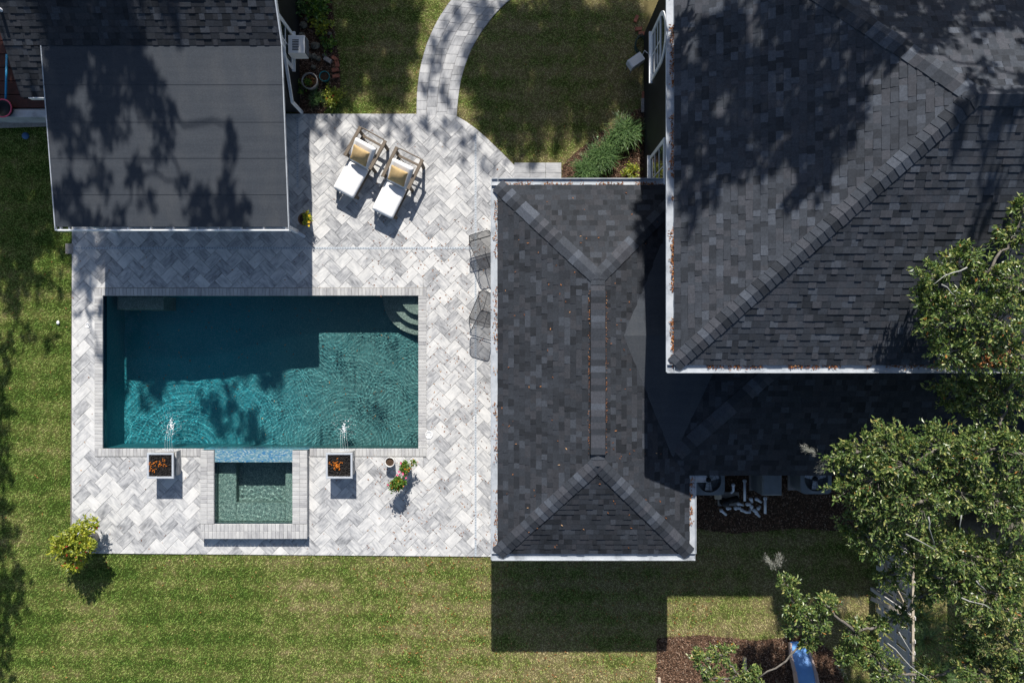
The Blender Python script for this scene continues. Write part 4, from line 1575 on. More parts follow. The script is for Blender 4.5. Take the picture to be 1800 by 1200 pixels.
# ------------------------------------------------------------------ fire bowls with water spouts
def fire_bowl(px, lb, fpos):
    k = P(px, 818, .57)
    cx, cy, zt = k.x, -3.53, .57
    r = tag(empty('fire_bowl', (cx, cy, 0)), lb, 'fire bowl', 'square fire bowls on stone pillars')
    x0, x1, y0, y1 = cx - .315, cx + .315, -3.86, -3.17
    b = MB()
    b.box(x0 + .02, x1 - .02, y0 + .02, y1 - .02, .0, .30)
    ped = b.build('pillar', M['joint_sand'], r)
    for j in range(5):
        for sd in range(4):
            n = 3
            for i in range(n):
                L = .63 if sd % 2 == 0 else .69
                off = (j % 2) * .1
                a, c = max(0, (i + off) * L / n), min(L, (i + 1 + off) * L / n) if i < n - 1 else L
                if i == 0: a = 0
                d = random.uniform(.004, .022)
                z0, z1 = .004 + j * .06, .06 + j * .06
                m = MB()
                if sd == 0: m.box(x0 + a + .002, x0 + c - .002, y0 - d, y0 + .02, z0, z1)
                if sd == 2: m.box(x0 + a + .002, x0 + c - .002, y1 - .02, y1 + d * .3, z0, z1)
                if sd == 1: m.box(x1 - .02, x1 + d, y0 + a + .002, y0 + c - .002, z0, z1)
                if sd == 3: m.box(x0 - d, x0 + .02, y0 + a + .002, y0 + c - .002, z0, z1)
                m.build('ledge_stone', M['coping'], ped)
    b = MB()
    X0, X1, Y0, Y1 = cx - .38, cx + .38, cy - .37, cy + .36
    w = .055
    # tapered shell
    lo = [(cx - .27, cy - .27, .305), (cx + .27, cy - .27, .305), (cx + .27, cy + .27, .305), (cx - .27, cy + .27, .305)]
    hi = [(X0, Y0, zt - .05), (X1, Y0, zt - .05), (X1, Y1, zt - .05), (X0, Y1, zt - .05)]
    b.add(lo + hi, [(3, 2, 1, 0), (0, 1, 5, 4), (1, 2, 6, 5), (2, 3, 7, 6), (3, 0, 4, 7)])
    b.build('bowl', M['bowl_metal'], r)
    b = MB()
    b.box(X0, X1, Y0, Y0 + w, zt - .05, zt, bevel=.006); b.box(X0, X1, Y1 - w, Y1, zt - .05, zt, bevel=.006)
    b.box(X0, X0 + w, Y0 + w, Y1 - w, zt - .05, zt, bevel=.006); b.box(X1 - w, X1, Y0 + w, Y1 - w, zt - .05, zt, bevel=.006)
    b.build('rim', M['bowl_metal'], r)
    b = MB().box(X0 + w, X1 - w, Y0 + w, Y1 - w, zt - .10, zt - .05)
    for _ in range(620):
        q = (random.uniform(X0 + w + .015, X1 - w - .015), random.uniform(Y0 + w + .015, Y1 - w - .015), zt - .045 + random.uniform(-.01, .03))
        s = random.uniform(.010, .020)
        b.ball(q, (s * random.uniform(.7, 1.4), s * random.uniform(.7, 1.4), s), 5, 4, .3)
    tag(b.build('lava_rock', M['lava_rock'], r), kind='stuff')
    b = MB()
    for (u, v, n, sp) in fpos:
        for _ in range(n):
            q = Vector((cx + (u - .5) * .6 + random.gauss(0, sp * 1.5), cy + (.5 - v) * .6 + random.gauss(0, sp), zt - .02))
            q.x = min(X1 - w - .03, max(X0 + w + .03, q.x)); q.y = min(Y1 - w - .03, max(Y0 + w + .03, q.y))
            a = random.uniform(0, 6.28)
            l = random.uniform(.02, .055)
            d = Vector((math.cos(a), math.sin(a), .0)) * l
            b.tube([q, q + d * .5 + Vector((random.uniform(-.012, .012), random.uniform(-.012, .012), .025)), q + d + Vector((0, 0, .07))],
                   [.007, .008, .0015], 5)
    b.build('flame', M['flame'], r)
    b = MB()
    for i in range(4):
        b.box(cx - .05 + i * .07, cx - .012 + i * .07, y1 - .01, y1 + .05, .205, .225)
    b.build('spout', M['bowl_metal'], r)
    return cx, y1


falls = []
falls.append(fire_bowl(281.5, 'square fire bowl with low flames left of the spa', [(.25, .55, 16, .09), (.1, .45, 6, .05), (.45, .38, 12, .06)]))
falls.append(fire_bowl(596, 'square fire bowl with low flames right of the spa', [(.38, .5, 34, .055), (.28, .4, 10, .05)]))
for (cx, yy), q, lb in zip(falls, FALLS, ('thin water jets falling from the left fire bowl into the pool', 'thin water jets falling from the right fire bowl into the pool')):
    fw = tag(empty('water_jet', (cx, yy, .2)), lb, 'water jet', 'water jets from the fire bowls')
    for i in range(4):
        st = Vector((cx - .031 + i * .07, yy + .05, .22))
        en = Vector((q.x - .09 + i * .055, q.y - .06 + .02 * i, -.095))
        pts = []
        for k in range(9):
            t = k / 8
            p = st.lerp(en, t)
            p.z = .22 - (.315) * t * t
            pts.append(p + Vector((random.uniform(-.004, .004), 0, 0)))
        b = MB().tube(pts, [.008, .006, .006, .006, .007, .008, .008, .009, .010], 6)
        b.build('strand', M['water_strand'], fw)
    b = MB()
    for _ in range(70):
        a, rr = random.uniform(0, 6.28), abs(random.gauss(0, .075))
        b.ball((q.x + rr * math.cos(a) * .8, q.y + rr * math.sin(a) * 1.5, -.09 + random.uniform(0, .03)), random.uniform(.006, .020), 6, 4, .1)
    for _ in range(110):
        a, rr = random.uniform(0, 6.28), random.gauss(.27, .07)
        b.ball((q.x + rr * math.cos(a), q.y + .05 + rr * math.sin(a), -.09 + random.uniform(0, .02)), random.uniform(.003, .0075), 5, 4, .1)
    tag(b.build('splash_drops', M['foam'], fw), kind='stuff')

# ------------------------------------------------------------------ pots and plants on the patio
def pot(name, lb, c, r, h, mat, fill='soil', cat='pot', fill_z=None, group=None, taper=.72):
    root = tag(empty(name, c), lb, cat, group)
    w = r * .16
    prof = [(0.0, .004), (r * taper, .004), (r * (taper + 1) / 2, h * .5), (r * .98, h * .93), (r, h), (r - w * .5, h + .006), (r - w, h - .004), (r - w * 1.1, h * .6), (0, h * .58)]
    MB().lathe(c, prof, 28).build('vessel', M[mat], root)
    fz = fill_z or h * .86
    b = MB().lathe(c, [(0.0, fz + .012), (r * .5, fz + .008), (r - w, fz)][::-1], 20)
    b.build('soil', M[fill], root)
    return root


def leaves_on(root, center, rad, twigs, per, leaf, mat, name='foliage', flat=.55):
    V, F, sg = twig_cloud(center, rad, twigs, per, leaf[0], leaf[1], flat)
    return npmesh(name, V, F, M[mat], rnd=RNG.uniform(0, 1, len(F)), parent=root)


def blossoms(root, pts, r, mat, name='blossom'):
    for p in pts:
        n = 9
        C = np.repeat(np.array([p], dtype=float), n, 0)
        a = np.linspace(0, 2 * math.pi, n, endpoint=False) + random.uniform(0, 1)
        D = np.stack([np.cos(a), np.sin(a), RNG.uniform(.1, .7, n)], -1)
        V, F = leaf_quads(C, D, r, r * .8, .8)
        npmesh(name, V, F, M[mat], rnd=RNG.uniform(0, 1, n), parent=root)


q = P(685, 812, .30); q.z = 0
pot('ceramic_pot', 'white round pot of bare soil beside the pool coping', q, .145, .30, 'white_ceramic')
q = P(713, 823, .36); q.z = 0
r = pot('flower_pot', 'white pot of trailing pink geraniums on the patio', q, .16, .36, 'white_ceramic', cat='potted plant')
leaves_on(r, (q.x + .0, q.y + .03, .48), (.17, .19, .14), 46, 12, (.055, .05), 'flower_leaf')
leaves_on(r, (q.x - .20, q.y - .40, .55), (.25, .23, .17), 95, 13, (.055, .05), 'flower_leaf')
leaves_on(r, (q.x + .24, q.y + .17, .45), (.10, .09, .07), 10, 8, (.05, .045), 'flower_leaf')
stem = MB()
for k in range(9):
    stem.tube(bend((q.x + random.uniform(-.05, .05), q.y, .32), (q.x + random.uniform(-.35, .1), q.y - random.uniform(.1, .45), .55), .1, 4), .006, 5)
stem.build('stem', M['bark'], r)
blossoms(r, [(q.x - .14, q.y - .04, .62), (q.x - .03, q.y - .10, .66), (q.x - .19, q.y - .14, .63), (q.x + .05, q.y - .22, .62), (q.x - .10, q.y + .20, .60),
             (q.x - .46, q.y - .42, .60)], .038, 'pink_petal')
q = P(535, 385, .3); q.z = 0
r = pot('brown_pot', 'dark round pot with yellow flowers at the cabana corner', q, .19, .30, 'terracotta', cat='potted plant')
leaves_on(r, (q.x + .12, q.y - .03, .45), (.12, .22, .12), 26, 10, (.055, .04), 'lime_leaf')
blossoms(r, [(q.x + .19, q.y - .22, .5), (q.x + .2, q.y + .05, .5), (q.x + .14, q.y + .16, .52), (q.x + .2, q.y - .12, .52)], .045, 'yellow_petal')

# yellow-green bush in the lower left corner
q = P(130, 960, .85); q.z = 0
r = tag(empty('croton_bush', q), 'potted yellow-green bush with red specks at the patio corner', 'bush')
MB().lathe(q, [(.0, 0), (.20, .0), (.25, .34), (.22, .35), (.0, .33)], 20).build('pot', M['concrete'], r)
st = MB()
for k in range(16):
    a = k * 2.4
    st.tube(bend(q + Vector((0, 0, .3)), q + Vector((.55 * math.cos(a), .5 * math.sin(a), random.uniform(.7, 1.2))), .05, 4), [.016, .014, .012, .009, .006], 5)
st.build('stem', M['bark'], r)
for dx, dy, dz, rr, tw in ((-.1, .05, .95, .48, 90), (.25, .0, .85, .42, 70), (-.38, -.05, .8, .35, 55), (-.05, -.40, .8, .36, 60), (.05, .32, .75, .36, 60), (-.2, -.62, .55, .18, 16), (.30, .50, .6, .25, 22)):
    leaves_on(r, (q.x + dx * 1.15, q.y + dy * 1.15, dz), (rr * .95, rr * .95, rr * .7), int(tw * .8), 11, (.11, .055), 'lime_leaf')

# skimmer lids
for (u, v, rr, lb) in ((754, 764, .115, 'white round skimmer lid near the pool corner'), (154, 572, .07, 'small white round lid in the paving left of the pool')):
    c = P(u, v); c.z = .004
    r = tag(empty('skimmer_lid', c), lb, 'lid')
    MB().lathe(c, [(rr, -.03), (rr, .008), (rr * .9, .012), (rr * .88, .009), (0, .010)], 26).build('disc', M['white_plastic'], r)
    b = MB()
    for s in (-1, 1): b.lathe(c + Vector((s * rr * .5, 0, .0)), [(.012, .008), (.012, .0135), (0, .0135)], 10)
    b.build('finger_hole', M['dark_frame'], r)

# ------------------------------------------------------------------ sling chairs half under the eave
def sling_chair(lb):
    r = tag(empty('sling_chair'), lb, 'chair', 'dark mesh chairs beside the pool house')
    wd, hw_, ft = .36, .30, .24
    seat = [(-wd, .42, .36), (wd, .42, .36), (ft, -.46, .44), (-ft, -.46, .44)]
    back = [(-.33, .40, .42), (.33, .40, .42), (.29, .52, .78), (-.29, .52, .78)]
    def rounded(q, k=.09, n=5):
        out = []
        m = len(q)
        for i in range(m):
            p, a, c = Vector(q[i]), Vector(q[i - 1]), Vector(q[(i + 1) % m])
            s, e = p + (a - p).normalized() * k, p + (c - p).normalized() * k
            for j in range(n + 1):
                t = j / n
                out.append(s.lerp(p, t).lerp(p.lerp(e, t), t))
        return out
    for nm, q in (('seat', seat), ('backrest', back)):
        pts = rounded(q)
        cen = sum(pts, Vector()) / len(pts)
        m = MB().add(pts + [cen - Vector((0, 0, .03))], [(i, (i + 1) % len(pts), len(pts)) for i in range(len(pts))], smooth=True)
        o = m.build(nm, M['sling_mesh'], r)
        MB().tube(pts + [pts[0], pts[1]], .011, 7, False).build('frame_tube', M['dark_frame'], o)
    for s in (-1, 1):
        MB().tube([(s * .22, -.40, .43), (s * .30, -.42, .22), (s * .32, -.44, .0)], .011, 7).build('leg', M['dark_frame'], r)
        MB().tube([(s * .30, .36, .37), (s * .33, .42, .2), (s * .34, .50, .0)], .011, 7).build('leg', M['dark_frame'], r)
    MB().tube([(0.06, .12, .40), (.02, .02, .42), (.03, -.5, .45)], .010, 7).build('seat_strut', M['dark_frame'], r)
    return r


r = sling_chair('dark mesh sling chair nearer the loungers, half under the eave')
r.location = (-.79, 2.56, .002); r.rotation_euler = (0, 0, math.radians(16))
r = sling_chair('dark mesh sling chair farther from the loungers, half under the eave')
r.location = (-.79, .96, .002); r.rotation_euler = (0, 0, math.radians(164))

# ------------------------------------------------------------------ bed beside the cabana: pots, bricks, rocks, plants
q = P(544, 142, .35); q.z = 0
r = pot('stone_planter', 'round weathered concrete planter in the cabana bed', q, .24, .35, 'concrete', cat='planter')
leaves_on(r, (q.x - .02, q.y - .05, .42), (.10, .10, .06), 16, 8, (.06, .03), 'bed_leaf')
leaves_on(r, (q.x + .0, q.y, .32), (.16, .16, .02), 30, 5, (.07, .03), 'dead_leaf', 'leaf_litter')
q = P(570, 134, .22); q.z = 0
pot('teal_pot', 'teal glazed pot of dark soil next to the concrete planter', q, .155, .22, 'teal_glaze')
BR = [((590, 124), 12, 'paler red brick, middle of the three below the stones'), ((591, 135), 9, 'red brick nearest the patio in the cabana bed'), ((589, 104), -35, 'red brick at the top of the cabana bed edging'), ((593, 113), -80, 'red brick turned sideways in the cabana bed edging')]
for (uv, ang, lb) in BR:
    c = P(*uv)
    a = math.radians(ang)
    b = MB().obox((c.x, c.y, .03), Vector((math.cos(a), math.sin(a), 0)) * .10, Vector((-math.sin(a), math.cos(a), 0)) * .05, (0, 0, .032))
    tag(b.build('brick', M['brick_red']), lb, 'brick', 'loose bricks edging the cabana bed')
c = P(577, 107)
b = MB().obox((c.x, c.y, .05), Vector((.10, -.06, 0)), Vector((.03, .05, 0)), (0, 0, .05))
tag(b.build('paving_block', M['concrete']), 'pale grey block lying among the bed stones', 'block')
for i, (u, v, rr) in enumerate(((552, 100, .11), (543, 98, .08), (560, 104, .09), (571, 98, .08), (551, 119, .085), (538, 86, .12), (555, 82, .14), (534, 45, .13), (530, 62, .1), (541, 34, .1), (580, 60, .07))):
    c = P(u, v)
    nm = ['mossy rock right of the air conditioner', 'small grey rock closest to the air conditioner', 'lumpy grey rock above the planter', 'rock touching the pale block', 'mossy rock just above the planter rim',
          'dark rock beside the cabana wall window', 'broad dark rock in the middle of the cabana bed', 'dark rock near the top of the cabana bed', 'dark rock between wall and vine', 'uppermost dark rock of the cabana bed', 'small rock at the lawn edge of the cabana bed'][i]
    b = MB().ball((c.x, c.y, rr * .3), (rr, rr * .8, rr * .6), 9, 6, .2)
    tag(b.build('rock', M['rock']), nm, 'rock', 'rocks in the cabana bed')


def low_plant(name, lb, u, v, rad, hgt, tw, per, leaf, mat, cat='plant', group=None, flat=.7):
    c = P(u, v)
    r = tag(empty(name, c), lb, cat, group)
    leaves_on(r, (c.x, c.y, hgt * .55), (rad, rad, hgt * .5), tw, per, leaf, mat, flat=flat)
    st = MB()
    for k in range(5):
        a = k * 1.26
        st.tube([c, c + Vector((math.cos(a) * rad * .5, math.sin(a) * rad * .5, hgt * .6))], .006, 5)
    st.build('stem', M['bark'], r)
    return r


gp = 'leafy plants in the cabana bed'
low_plant('leafy_plant', 'bright round-leaved plant at the top of the cabana bed', 560, 18, .40, .4, 40, 7, (.12, .09), 'bed_leaf', group=gp)
low_plant('leafy_plant', 'yellow-green vine crossing the middle of the cabana bed', 566, 46, .34, .25, 34, 6, (.10, .085), 'lime_leaf', group=gp)
low_plant('leafy_plant', 'trailing plant along the lawn edge above the bricks', 578, 78, .25, .2, 22, 6, (.09, .075), 'bed_leaf', group=gp)
low_plant('leafy_plant', 'dark plant by the wall at the very top of the bed', 530, 15, .32, .45, 30, 7, (.14, .06), 'strap_leaf', group=gp)
low_plant('leafy_plant', 'low yellow-green ground cover next to the patio edge', 585, 170, .42, .22, 70, 7, (.07, .055), 'lime_leaf', group=gp)
low_plant('leafy_plant', 'small weed sprouting left of the concrete planter', 533, 158, .22, .2, 18, 6, (.07, .05), 'bed_leaf', group=gp)


def strap_clump(name, lb, u, v, rad, hgt, n, mat='strap_leaf', cat='grass clump', group=None, wid=.019):
    c = P(u, v)
    r = tag(empty(name, c), lb, cat, group)
    a = RNG.uniform(0, 2 * math.pi, n)
    L = rad * RNG.uniform(.25, .85, n)
    hh = hgt * RNG.uniform(.6, 1.1, n)
    root_xy = np.array([c.x, c.y]) + RNG.normal(0, rad * .22, (n, 2))
    ts = np.linspace(0, 1, 6)
    d = np.stack([np.cos(a), np.sin(a)], -1); s = np.stack([-np.sin(a), np.cos(a)], -1)
    ctr = []
    for t in ts:
        xy = root_xy + d * (L * t ** 1.1)[:, None]
        z = hh * (1.9 * t - 1.35 * t * t) + .02
        w = wid * (1 - t * .92) * (1 + .4 * t)
        ctr.append(np.stack([np.concatenate([xy + s * w / 2, z[:, None]], -1), np.concatenate([xy - s * w / 2, z[:, None]], -1)], 1))
    V = np.stack(ctr, 1).reshape(n, 12, 3)
    F = []
    base = (np.arange(n) * 12)[:, None]
    for i in range(5): F.append(base + np.array([[2 * i, 2 * i + 1, 2 * i + 3, 2 * i + 2]]))
    F = np.stack(F, 1).reshape(-1, 4)
    npmesh('blades', V.reshape(-1, 3), F, M[mat], rnd=np.repeat(RNG.uniform(0, 1, n), 5), parent=r)
    MB().lathe(c, [(.0, 0.05), (.08, .0)], 10).build('crown_base', M['bark'], r)
    return r


gp = 'liriope clumps in the house bed'
strap_clump('liriope_clump', 'sunlit liriope clump nearest the stone pad', 1030, 300, .52, .45, 620, group=gp)
strap_clump('liriope_clump', 'large sunlit liriope clump in the middle of the house bed', 1058, 278, .58, .5, 760, group=gp)
strap_clump('liriope_clump', 'dark liriope clump close to the house wall', 1098, 236, .62, .5, 760, group=gp)
strap_clump('liriope_clump', 'small shaded liriope clump behind the sunlit ones', 1078, 252, .42, .45, 420, group=gp)
strap_clump('liriope_clump', 'spiky strap-leaf plant in the cabana bed near the patio', 560, 176, .34, .35, 120)
low_plant('low_shrub', 'yellowish low shrub under the lower house window', 1108, 304, .34, .4, 60, 8, (.06, .04), 'lime_leaf', cat='shrub')
c = P(1050, 242)
tag(MB().ball((c.x, c.y, .03), .033, 12, 8).build('tennis_ball', M['teal_glaze'] if False else simple('ball_green', (.30, .45, .22), .8, .1)), 'pale green ball lying on the mulch bed', 'ball')

# ------------------------------------------------------------------ utility things along the house wall
c = P(1118, 106, .6)
r = tag(empty('utility_box', (c.x, c.y, 0)), 'pale grey hose reel box on a stand by the house wall', 'hose box')
a = math.radians(35)
dx, dy = Vector((math.cos(a), math.sin(a), 0)), Vector((-math.sin(a), math.cos(a), 0))
MB().obox((c.x, c.y, .5), dx * .22, dy * .13, (0, 0, .13)).build('case', M['pvc'], r)
MB().obox((c.x + .02, c.y, .637), dx * .20, dy * .115, (0, 0, .006)).build('lid', M['white_plastic'], r)
for sx, sy in ((-.16, -.09), (.16, -.09), (.16, .09), (-.16, .09)):
    p = Vector((c.x, c.y, 0)) + dx * sx + dy * sy
    MB().tube([p, p + Vector((0, 0, .37))], .014, 6).build('leg', M['grey_metal'], r)
b = MB().tube([Vector((c.x, c.y, .55)) + dx * .2, Vector((c.x, c.y, .6)) + dx * .3 + Vector((0, .1, 0)), Vector((wx - .03, c.y + .15, .7))], .012, 6)
b.build('pipe', M['pvc'], r)
c = P(1128, 78, .2)
pts = []
for k in range(80):
    t = k / 79 * 6.28 * 5
    rr = .22 + .03 * math.sin(k * 1.7)
    pts.append((c.x + rr * math.cos(t) * .75, c.y + rr * 1.3 * math.sin(t), .03 + k * .0022))
tag(MB().tube(pts, .012, 6).build('garden_hose', M['hose_green']), 'coiled dark green garden hose by the house wall', 'hose')
for i, (u, v, ang, lb) in enumerate(((1122, 52, 5, 'red brick just above the coiled hose by the house wall'), (1118, 34, 70, 'red brick standing beside the dark hole by the wall'), (1131, 168, 88, 'red brick against the wall above the mulch bed'), (1130, 180, 90, 'pale brick in line along the wall foot'), (1130, 192, 90, 'pale brick closest to the liriope clump'), (1128, 60, 0, 'dark red brick on the ground below the hose'))):
    c = P(u, v)
    a = math.radians(ang)
    tag(MB().obox((c.x, c.y, .025), Vector((math.cos(a), math.sin(a), 0)) * .10, Vector((-math.sin(a), math.cos(a), 0)) * .05, (0, 0, .032)).build('brick', M['brick_red' if i not in (3, 4) else 'concrete']),
        lb, 'brick', 'loose bricks along the house wall')

# ------------------------------------------------------------------ pool equipment behind the low wing
def condenser(lb, xa, xb, ya, yb, zt):
    r = tag(empty('condenser_unit', ((xa + xb) / 2, (ya + yb) / 2, 0)), lb, 'air conditioner', 'condenser units behind the low wing')
    cx, cy = (xa + xb) / 2, (ya + yb) / 2
    rad = min(xb - xa, yb - ya) / 2 * .80
    hw, hd = (xb - xa) / 2, (yb - ya) / 2
    b = MB()
    n = 48
    def sq(t):
        p = 8.0
        c_, s_ = math.cos(t), math.sin(t)
        k = (abs(c_) ** p + abs(s_) ** p) ** (-1 / p)
        return cx + hw * c_ * k, cy + hd * s_ * k
    outer = [sq(2 * math.pi * i / n) for i in range(n)]
    ring = [(cx + rad * math.cos(2 * math.pi * i / n), cy + rad * math.sin(2 * math.pi * i / n)) for i in range(n)]
    v = [(x, y, .05) for x, y in outer] + [(x, y, zt) for x, y in outer] + [(x, y, zt + .02) for x, y in ring] + [(x, y, zt - .18) for x, y in ring]
    f = []
    for i in range(n):
        j = (i + 1) % n
        f += [(i, j, n + j, n + i), (n + i, n + j, 2 * n + j, 2 * n + i), (2 * n + i, 2 * n + j, 3 * n + j, 3 * n + i)]
    f.append([3 * n + i for i in range(n)])
    b.add(v, f)
    b.build('cabinet', M['grey_metal'], r)
    b = MB()
    for k in range(3):
        a = k * 2.094 + .4
        d, s = Vector((math.cos(a), math.sin(a), 0)), Vector((-math.sin(a), math.cos(a), 0))
        c_ = Vector((cx, cy, zt - .10))
        b.add([c_ + s * .05, c_ + d * rad * .9 + s * .17, c_ + d * rad * .9 - s * .07 + Vector((0, 0, .06)), c_ - s * .05 + Vector((0, 0, .03))], [(0, 1, 2, 3)])
    b.build('fan_blade', M['pvc'], r)
    MB().lathe((cx, cy, zt - .1), [(.07, 0), (.07, .06), (0, .07)], 14).build('fan_hub', M['black_plastic'], r)
    b = MB()
    for k in range(8):
        a = k * math.pi / 4
        b.tube([(cx + .03 * math.cos(a), cy + .03 * math.sin(a), zt + .03), (cx + rad * math.cos(a), cy + rad * math.sin(a), zt + .022)], .004, 4)
    for q in (.3, .6, .9):
        b.tube([(cx + rad * q * math.cos(t), cy + rad * q * math.sin(t), zt + .027) for t in np.linspace(0, 2 * math.pi, 30)], .004, 4, False)
    b.build('fan_guard', M['dark_frame'], r)
    MB().box(xa - .05, xb + .05, ya - .05, yb + .05, -.03, .05).build('base_pad', M['concrete'], r)


p = P(1274, 870, .78)
condenser('grey condenser unit next to the white gutter corner', p.x - .88, p.x, p.y, p.y + .84, .78)
p = P(1462, 868, .78)
condenser('grey condenser unit partly under the oak leaves', p.x - .88, p.x, p.y, p.y + .84, .78)
p = P(1375, 871, .95)
r = tag(empty('pool_heater', (p.x - .28, p.y + .4, 0)), 'grey boxy pool heater between the condenser units', 'pool heater')
MB().box(p.x - .55, p.x, p.y, p.y + .75, .05, .95, bevel=.04).build('cabinet', M['grey_metal'], r)
MB().box(p.x - .001, p.x + .06, p.y + .2, p.y + .45, .3, .7).build('panel', M['dark_frame'], r)
MB().box(p.x - .6, p.x + .05, p.y - .05, p.y + .8, -.03, .049).build('base_pad', M['concrete'], r)
c = P(1285, 885, .45)
r = tag(empty('pool_pump', (c.x, c.y, 0)), 'black pool pump among white pipes', 'pump')
MB().tube([(c.x - .1, c.y, .22), (c.x + .28, c.y + .1, .22)], .09, 12).build('motor', M['black_plastic'], r)
MB().lathe((c.x - .12, c.y - .02, .08), [(.0, 0), (.11, 0), (.11, .26), (.09, .3), (0, .31)], 16).build('strainer', M['black_plastic'], r)
MB().box(c.x - .25, c.x + .35, c.y - .15, c.y + .25, -.03, .08).build('base_pad', M['concrete'], r)
c = P(1263, 873, .5)
r = tag(empty('control_box', (c.x, c.y, 0)), 'small tan control box on a stake at the condenser corner', 'box')
MB().box(c.x - .09, c.x + .09, c.y - .07, c.y + .07, .38, .5, bevel=.01).build('case', M['tan_wood'], r)
MB().tube([(c.x, c.y, -.03), (c.x, c.y, .379)], .02, 6).build('stake', M['grey_metal'], r)
manifold = tag(empty('pipe_manifold', P(1315, 890)), 'cluster of white pvc pipes and elbows on the leafy bed', 'pipes')


def PP(u, v, z): return P(u, v, z)


runs = [[(1309, 845, .5), (1309, 880, .45)], [(1289, 852, .5), (1289, 862, .35), (1285, 866, .3)], [(1268, 897, .3), (1276, 904, .12), (1276, 904, .0)],
        [(1279, 893, .35), (1285, 893, .35)], [(1293, 893, .4), (1300, 893, .3), (1300, 890, .0)], [(1304, 896, .3), (1312, 900, .3), (1318, 900, .3), (1318, 894, .2)],
        [(1320, 877, .5), (1322, 882, .3)], [(1314, 886, .45), (1319, 886, .45)], [(1321, 890, .4), (1321, 895, .2)], [(1330, 877, .5), (1338, 882, .4)],
        [(1333, 893, .35), (1336, 889, .3)], [(1326, 897, .35), (1330, 899, .3)], [(1330, 902, .3), (1335, 907, .1)], [(1345, 876, .5), (1345, 902, .45)], [(1298, 885, .4), (1306, 887, .3)]]
for rn_ in runs:
    pts = [PP(*t) for t in rn_]
    MB().tube(pts, .038, 10).build('pipe', M['pvc'], manifold)
    e = pts[0]
    MB().tube([e - Vector((0, 0, .05)), e + Vector((0, 0, .025))], .05, 10).build('coupling', M['pvc'], manifold)

# ------------------------------------------------------------------ fence, slide, post, ferns in the lower right
fence = tag(empty('picket_fence', (10.7, -8, 0)), 'weathered grey board fence with scalloped tops under the oak', 'fence')
fx = 10.62
yy = -5.6
k = 0
while yy > -11.5:
    b = MB()
    h = 1.83 + .02 * math.sin(k * 1.3)
    off = .0 if k % 2 == 0 else .07
    pts = [(yy, .04), (yy - .135, .04), (yy - .135, h - .05), (yy - .10, h), (yy - .035, h), (yy, h - .05)]
    v = [(fx + .03 + off, y, z) for y, z in pts] + [(fx + .05 + off, y, z) for y, z in pts]
    n = 6
    b.add(v, [list(range(n))[::-1], list(range(n, 2 * n))] + [(i, (i + 1) % n, n + (i + 1) % n, n + i) for i in range(n)])
    b.build('picket', M['grey_wood'], fence)
    yy -= .155
    k += 1
for z in (.35, 1.0, 1.62): MB().box(fx - .012, fx + .0295, -11.5, -5.6, z, z + .09).build('rail', M['grey_wood'], fence)
MB().box(fx - .01, fx + .05, -11.5, -5.6, 1.86, 1.90).build('top_rail', M['tan_wood'], fence)
for y in (-5.7, -7.25, -9.4, -11.4): MB().box(fx - .105, fx - .013, y - .05, y + .05, -.03, 1.855).build('post', M['grey_wood'], fence)
MB().bar((fx - .04, -6.2, .45), (fx - .04, -7.1, 1.6), .09, .03, up=(1, 0, 0)).build('brace', M['tan_wood'], fence)
MB().bar((fx - .9, -6.95, 1.5), (fx + .05, -7.35, 1.86), .10, .09).build('gate_beam', M['tan_wood'], fence)

slide = tag(empty('slide', P(1415, 1180)), 'bright blue slide with beige edges on the mulch', 'slide')
cl_ = [(1402, 1128, .22), (1406, 1150, .30), (1414, 1180, .65), (1420, 1215, 1.2), (1425, 1240, 1.6)]
v, f = [], []
for (u, vv, z) in cl_:
    c = P(u, vv, z)
    hw = .20 + .06 * min(1, (vv - 1128) / 25)
    v += [(c.x - hw, c.y, z + .0), (c.x, c.y, z - .03), (c.x + hw, c.y, z)]
for i in range(len(cl_) - 1):
    for j in range(2): f.append((3 * i + j, 3 * i + 3 + j, 3 * i + 4 + j, 3 * i + 1 + j))
b = MB().add(v, f, smooth=True)
b.add([(x, y, z - .03) for x, y, z in v], [t[::-1] for t in f], smooth=True)
b.build('chute', M['slide_blue'], slide)
for s in (0, 2):
    b = MB()
    for i in range(len(cl_) - 1):
        a, c = Vector(v[3 * i + s]), Vector(v[3 * i + 3 + s])
        o_ = Vector(((s - 1) * .03, 0, .04))
        b.bar(a + o_, c + o_, .05, .13)
    b.build('side_rail', M['slide_edge'], slide)
for s in (-1, 1):
    c = P(1425, 1240, 1.6)
    MB().tube([(c.x + s * .3, c.y - .1, -.03), (c.x + s * .3, c.y - .1, 2.0)], .04, 8).build('ladder_post', M['tan_wood'], slide)
b = MB()
for k in range(5): b.box(c.x - .27, c.x + .27, c.y - .13, c.y - .07, .25 + k * .3, .3 + k * .3)
b.build('rung', M['tan_wood'], slide)
c = P(1308, 1172)
r = tag(empty('garden_timber', c), 'tan timber lying in the mulch behind the low oak leaves', 'timber')
MB().box(c.x - .045, c.x + .045, c.y - .34, c.y + .32, -.01, .10, bevel=.008).build('beam', M['tan_wood'], r)
c = P(1158, 1195)
tag(MB().box(c.x - .04, c.x + .04, c.y - .4, c.y + .1, -.01, .09, bevel=.008).build('timber_edge', M['tan_wood']), 'end of a tan timber at the left corner of the mulch', 'timber')


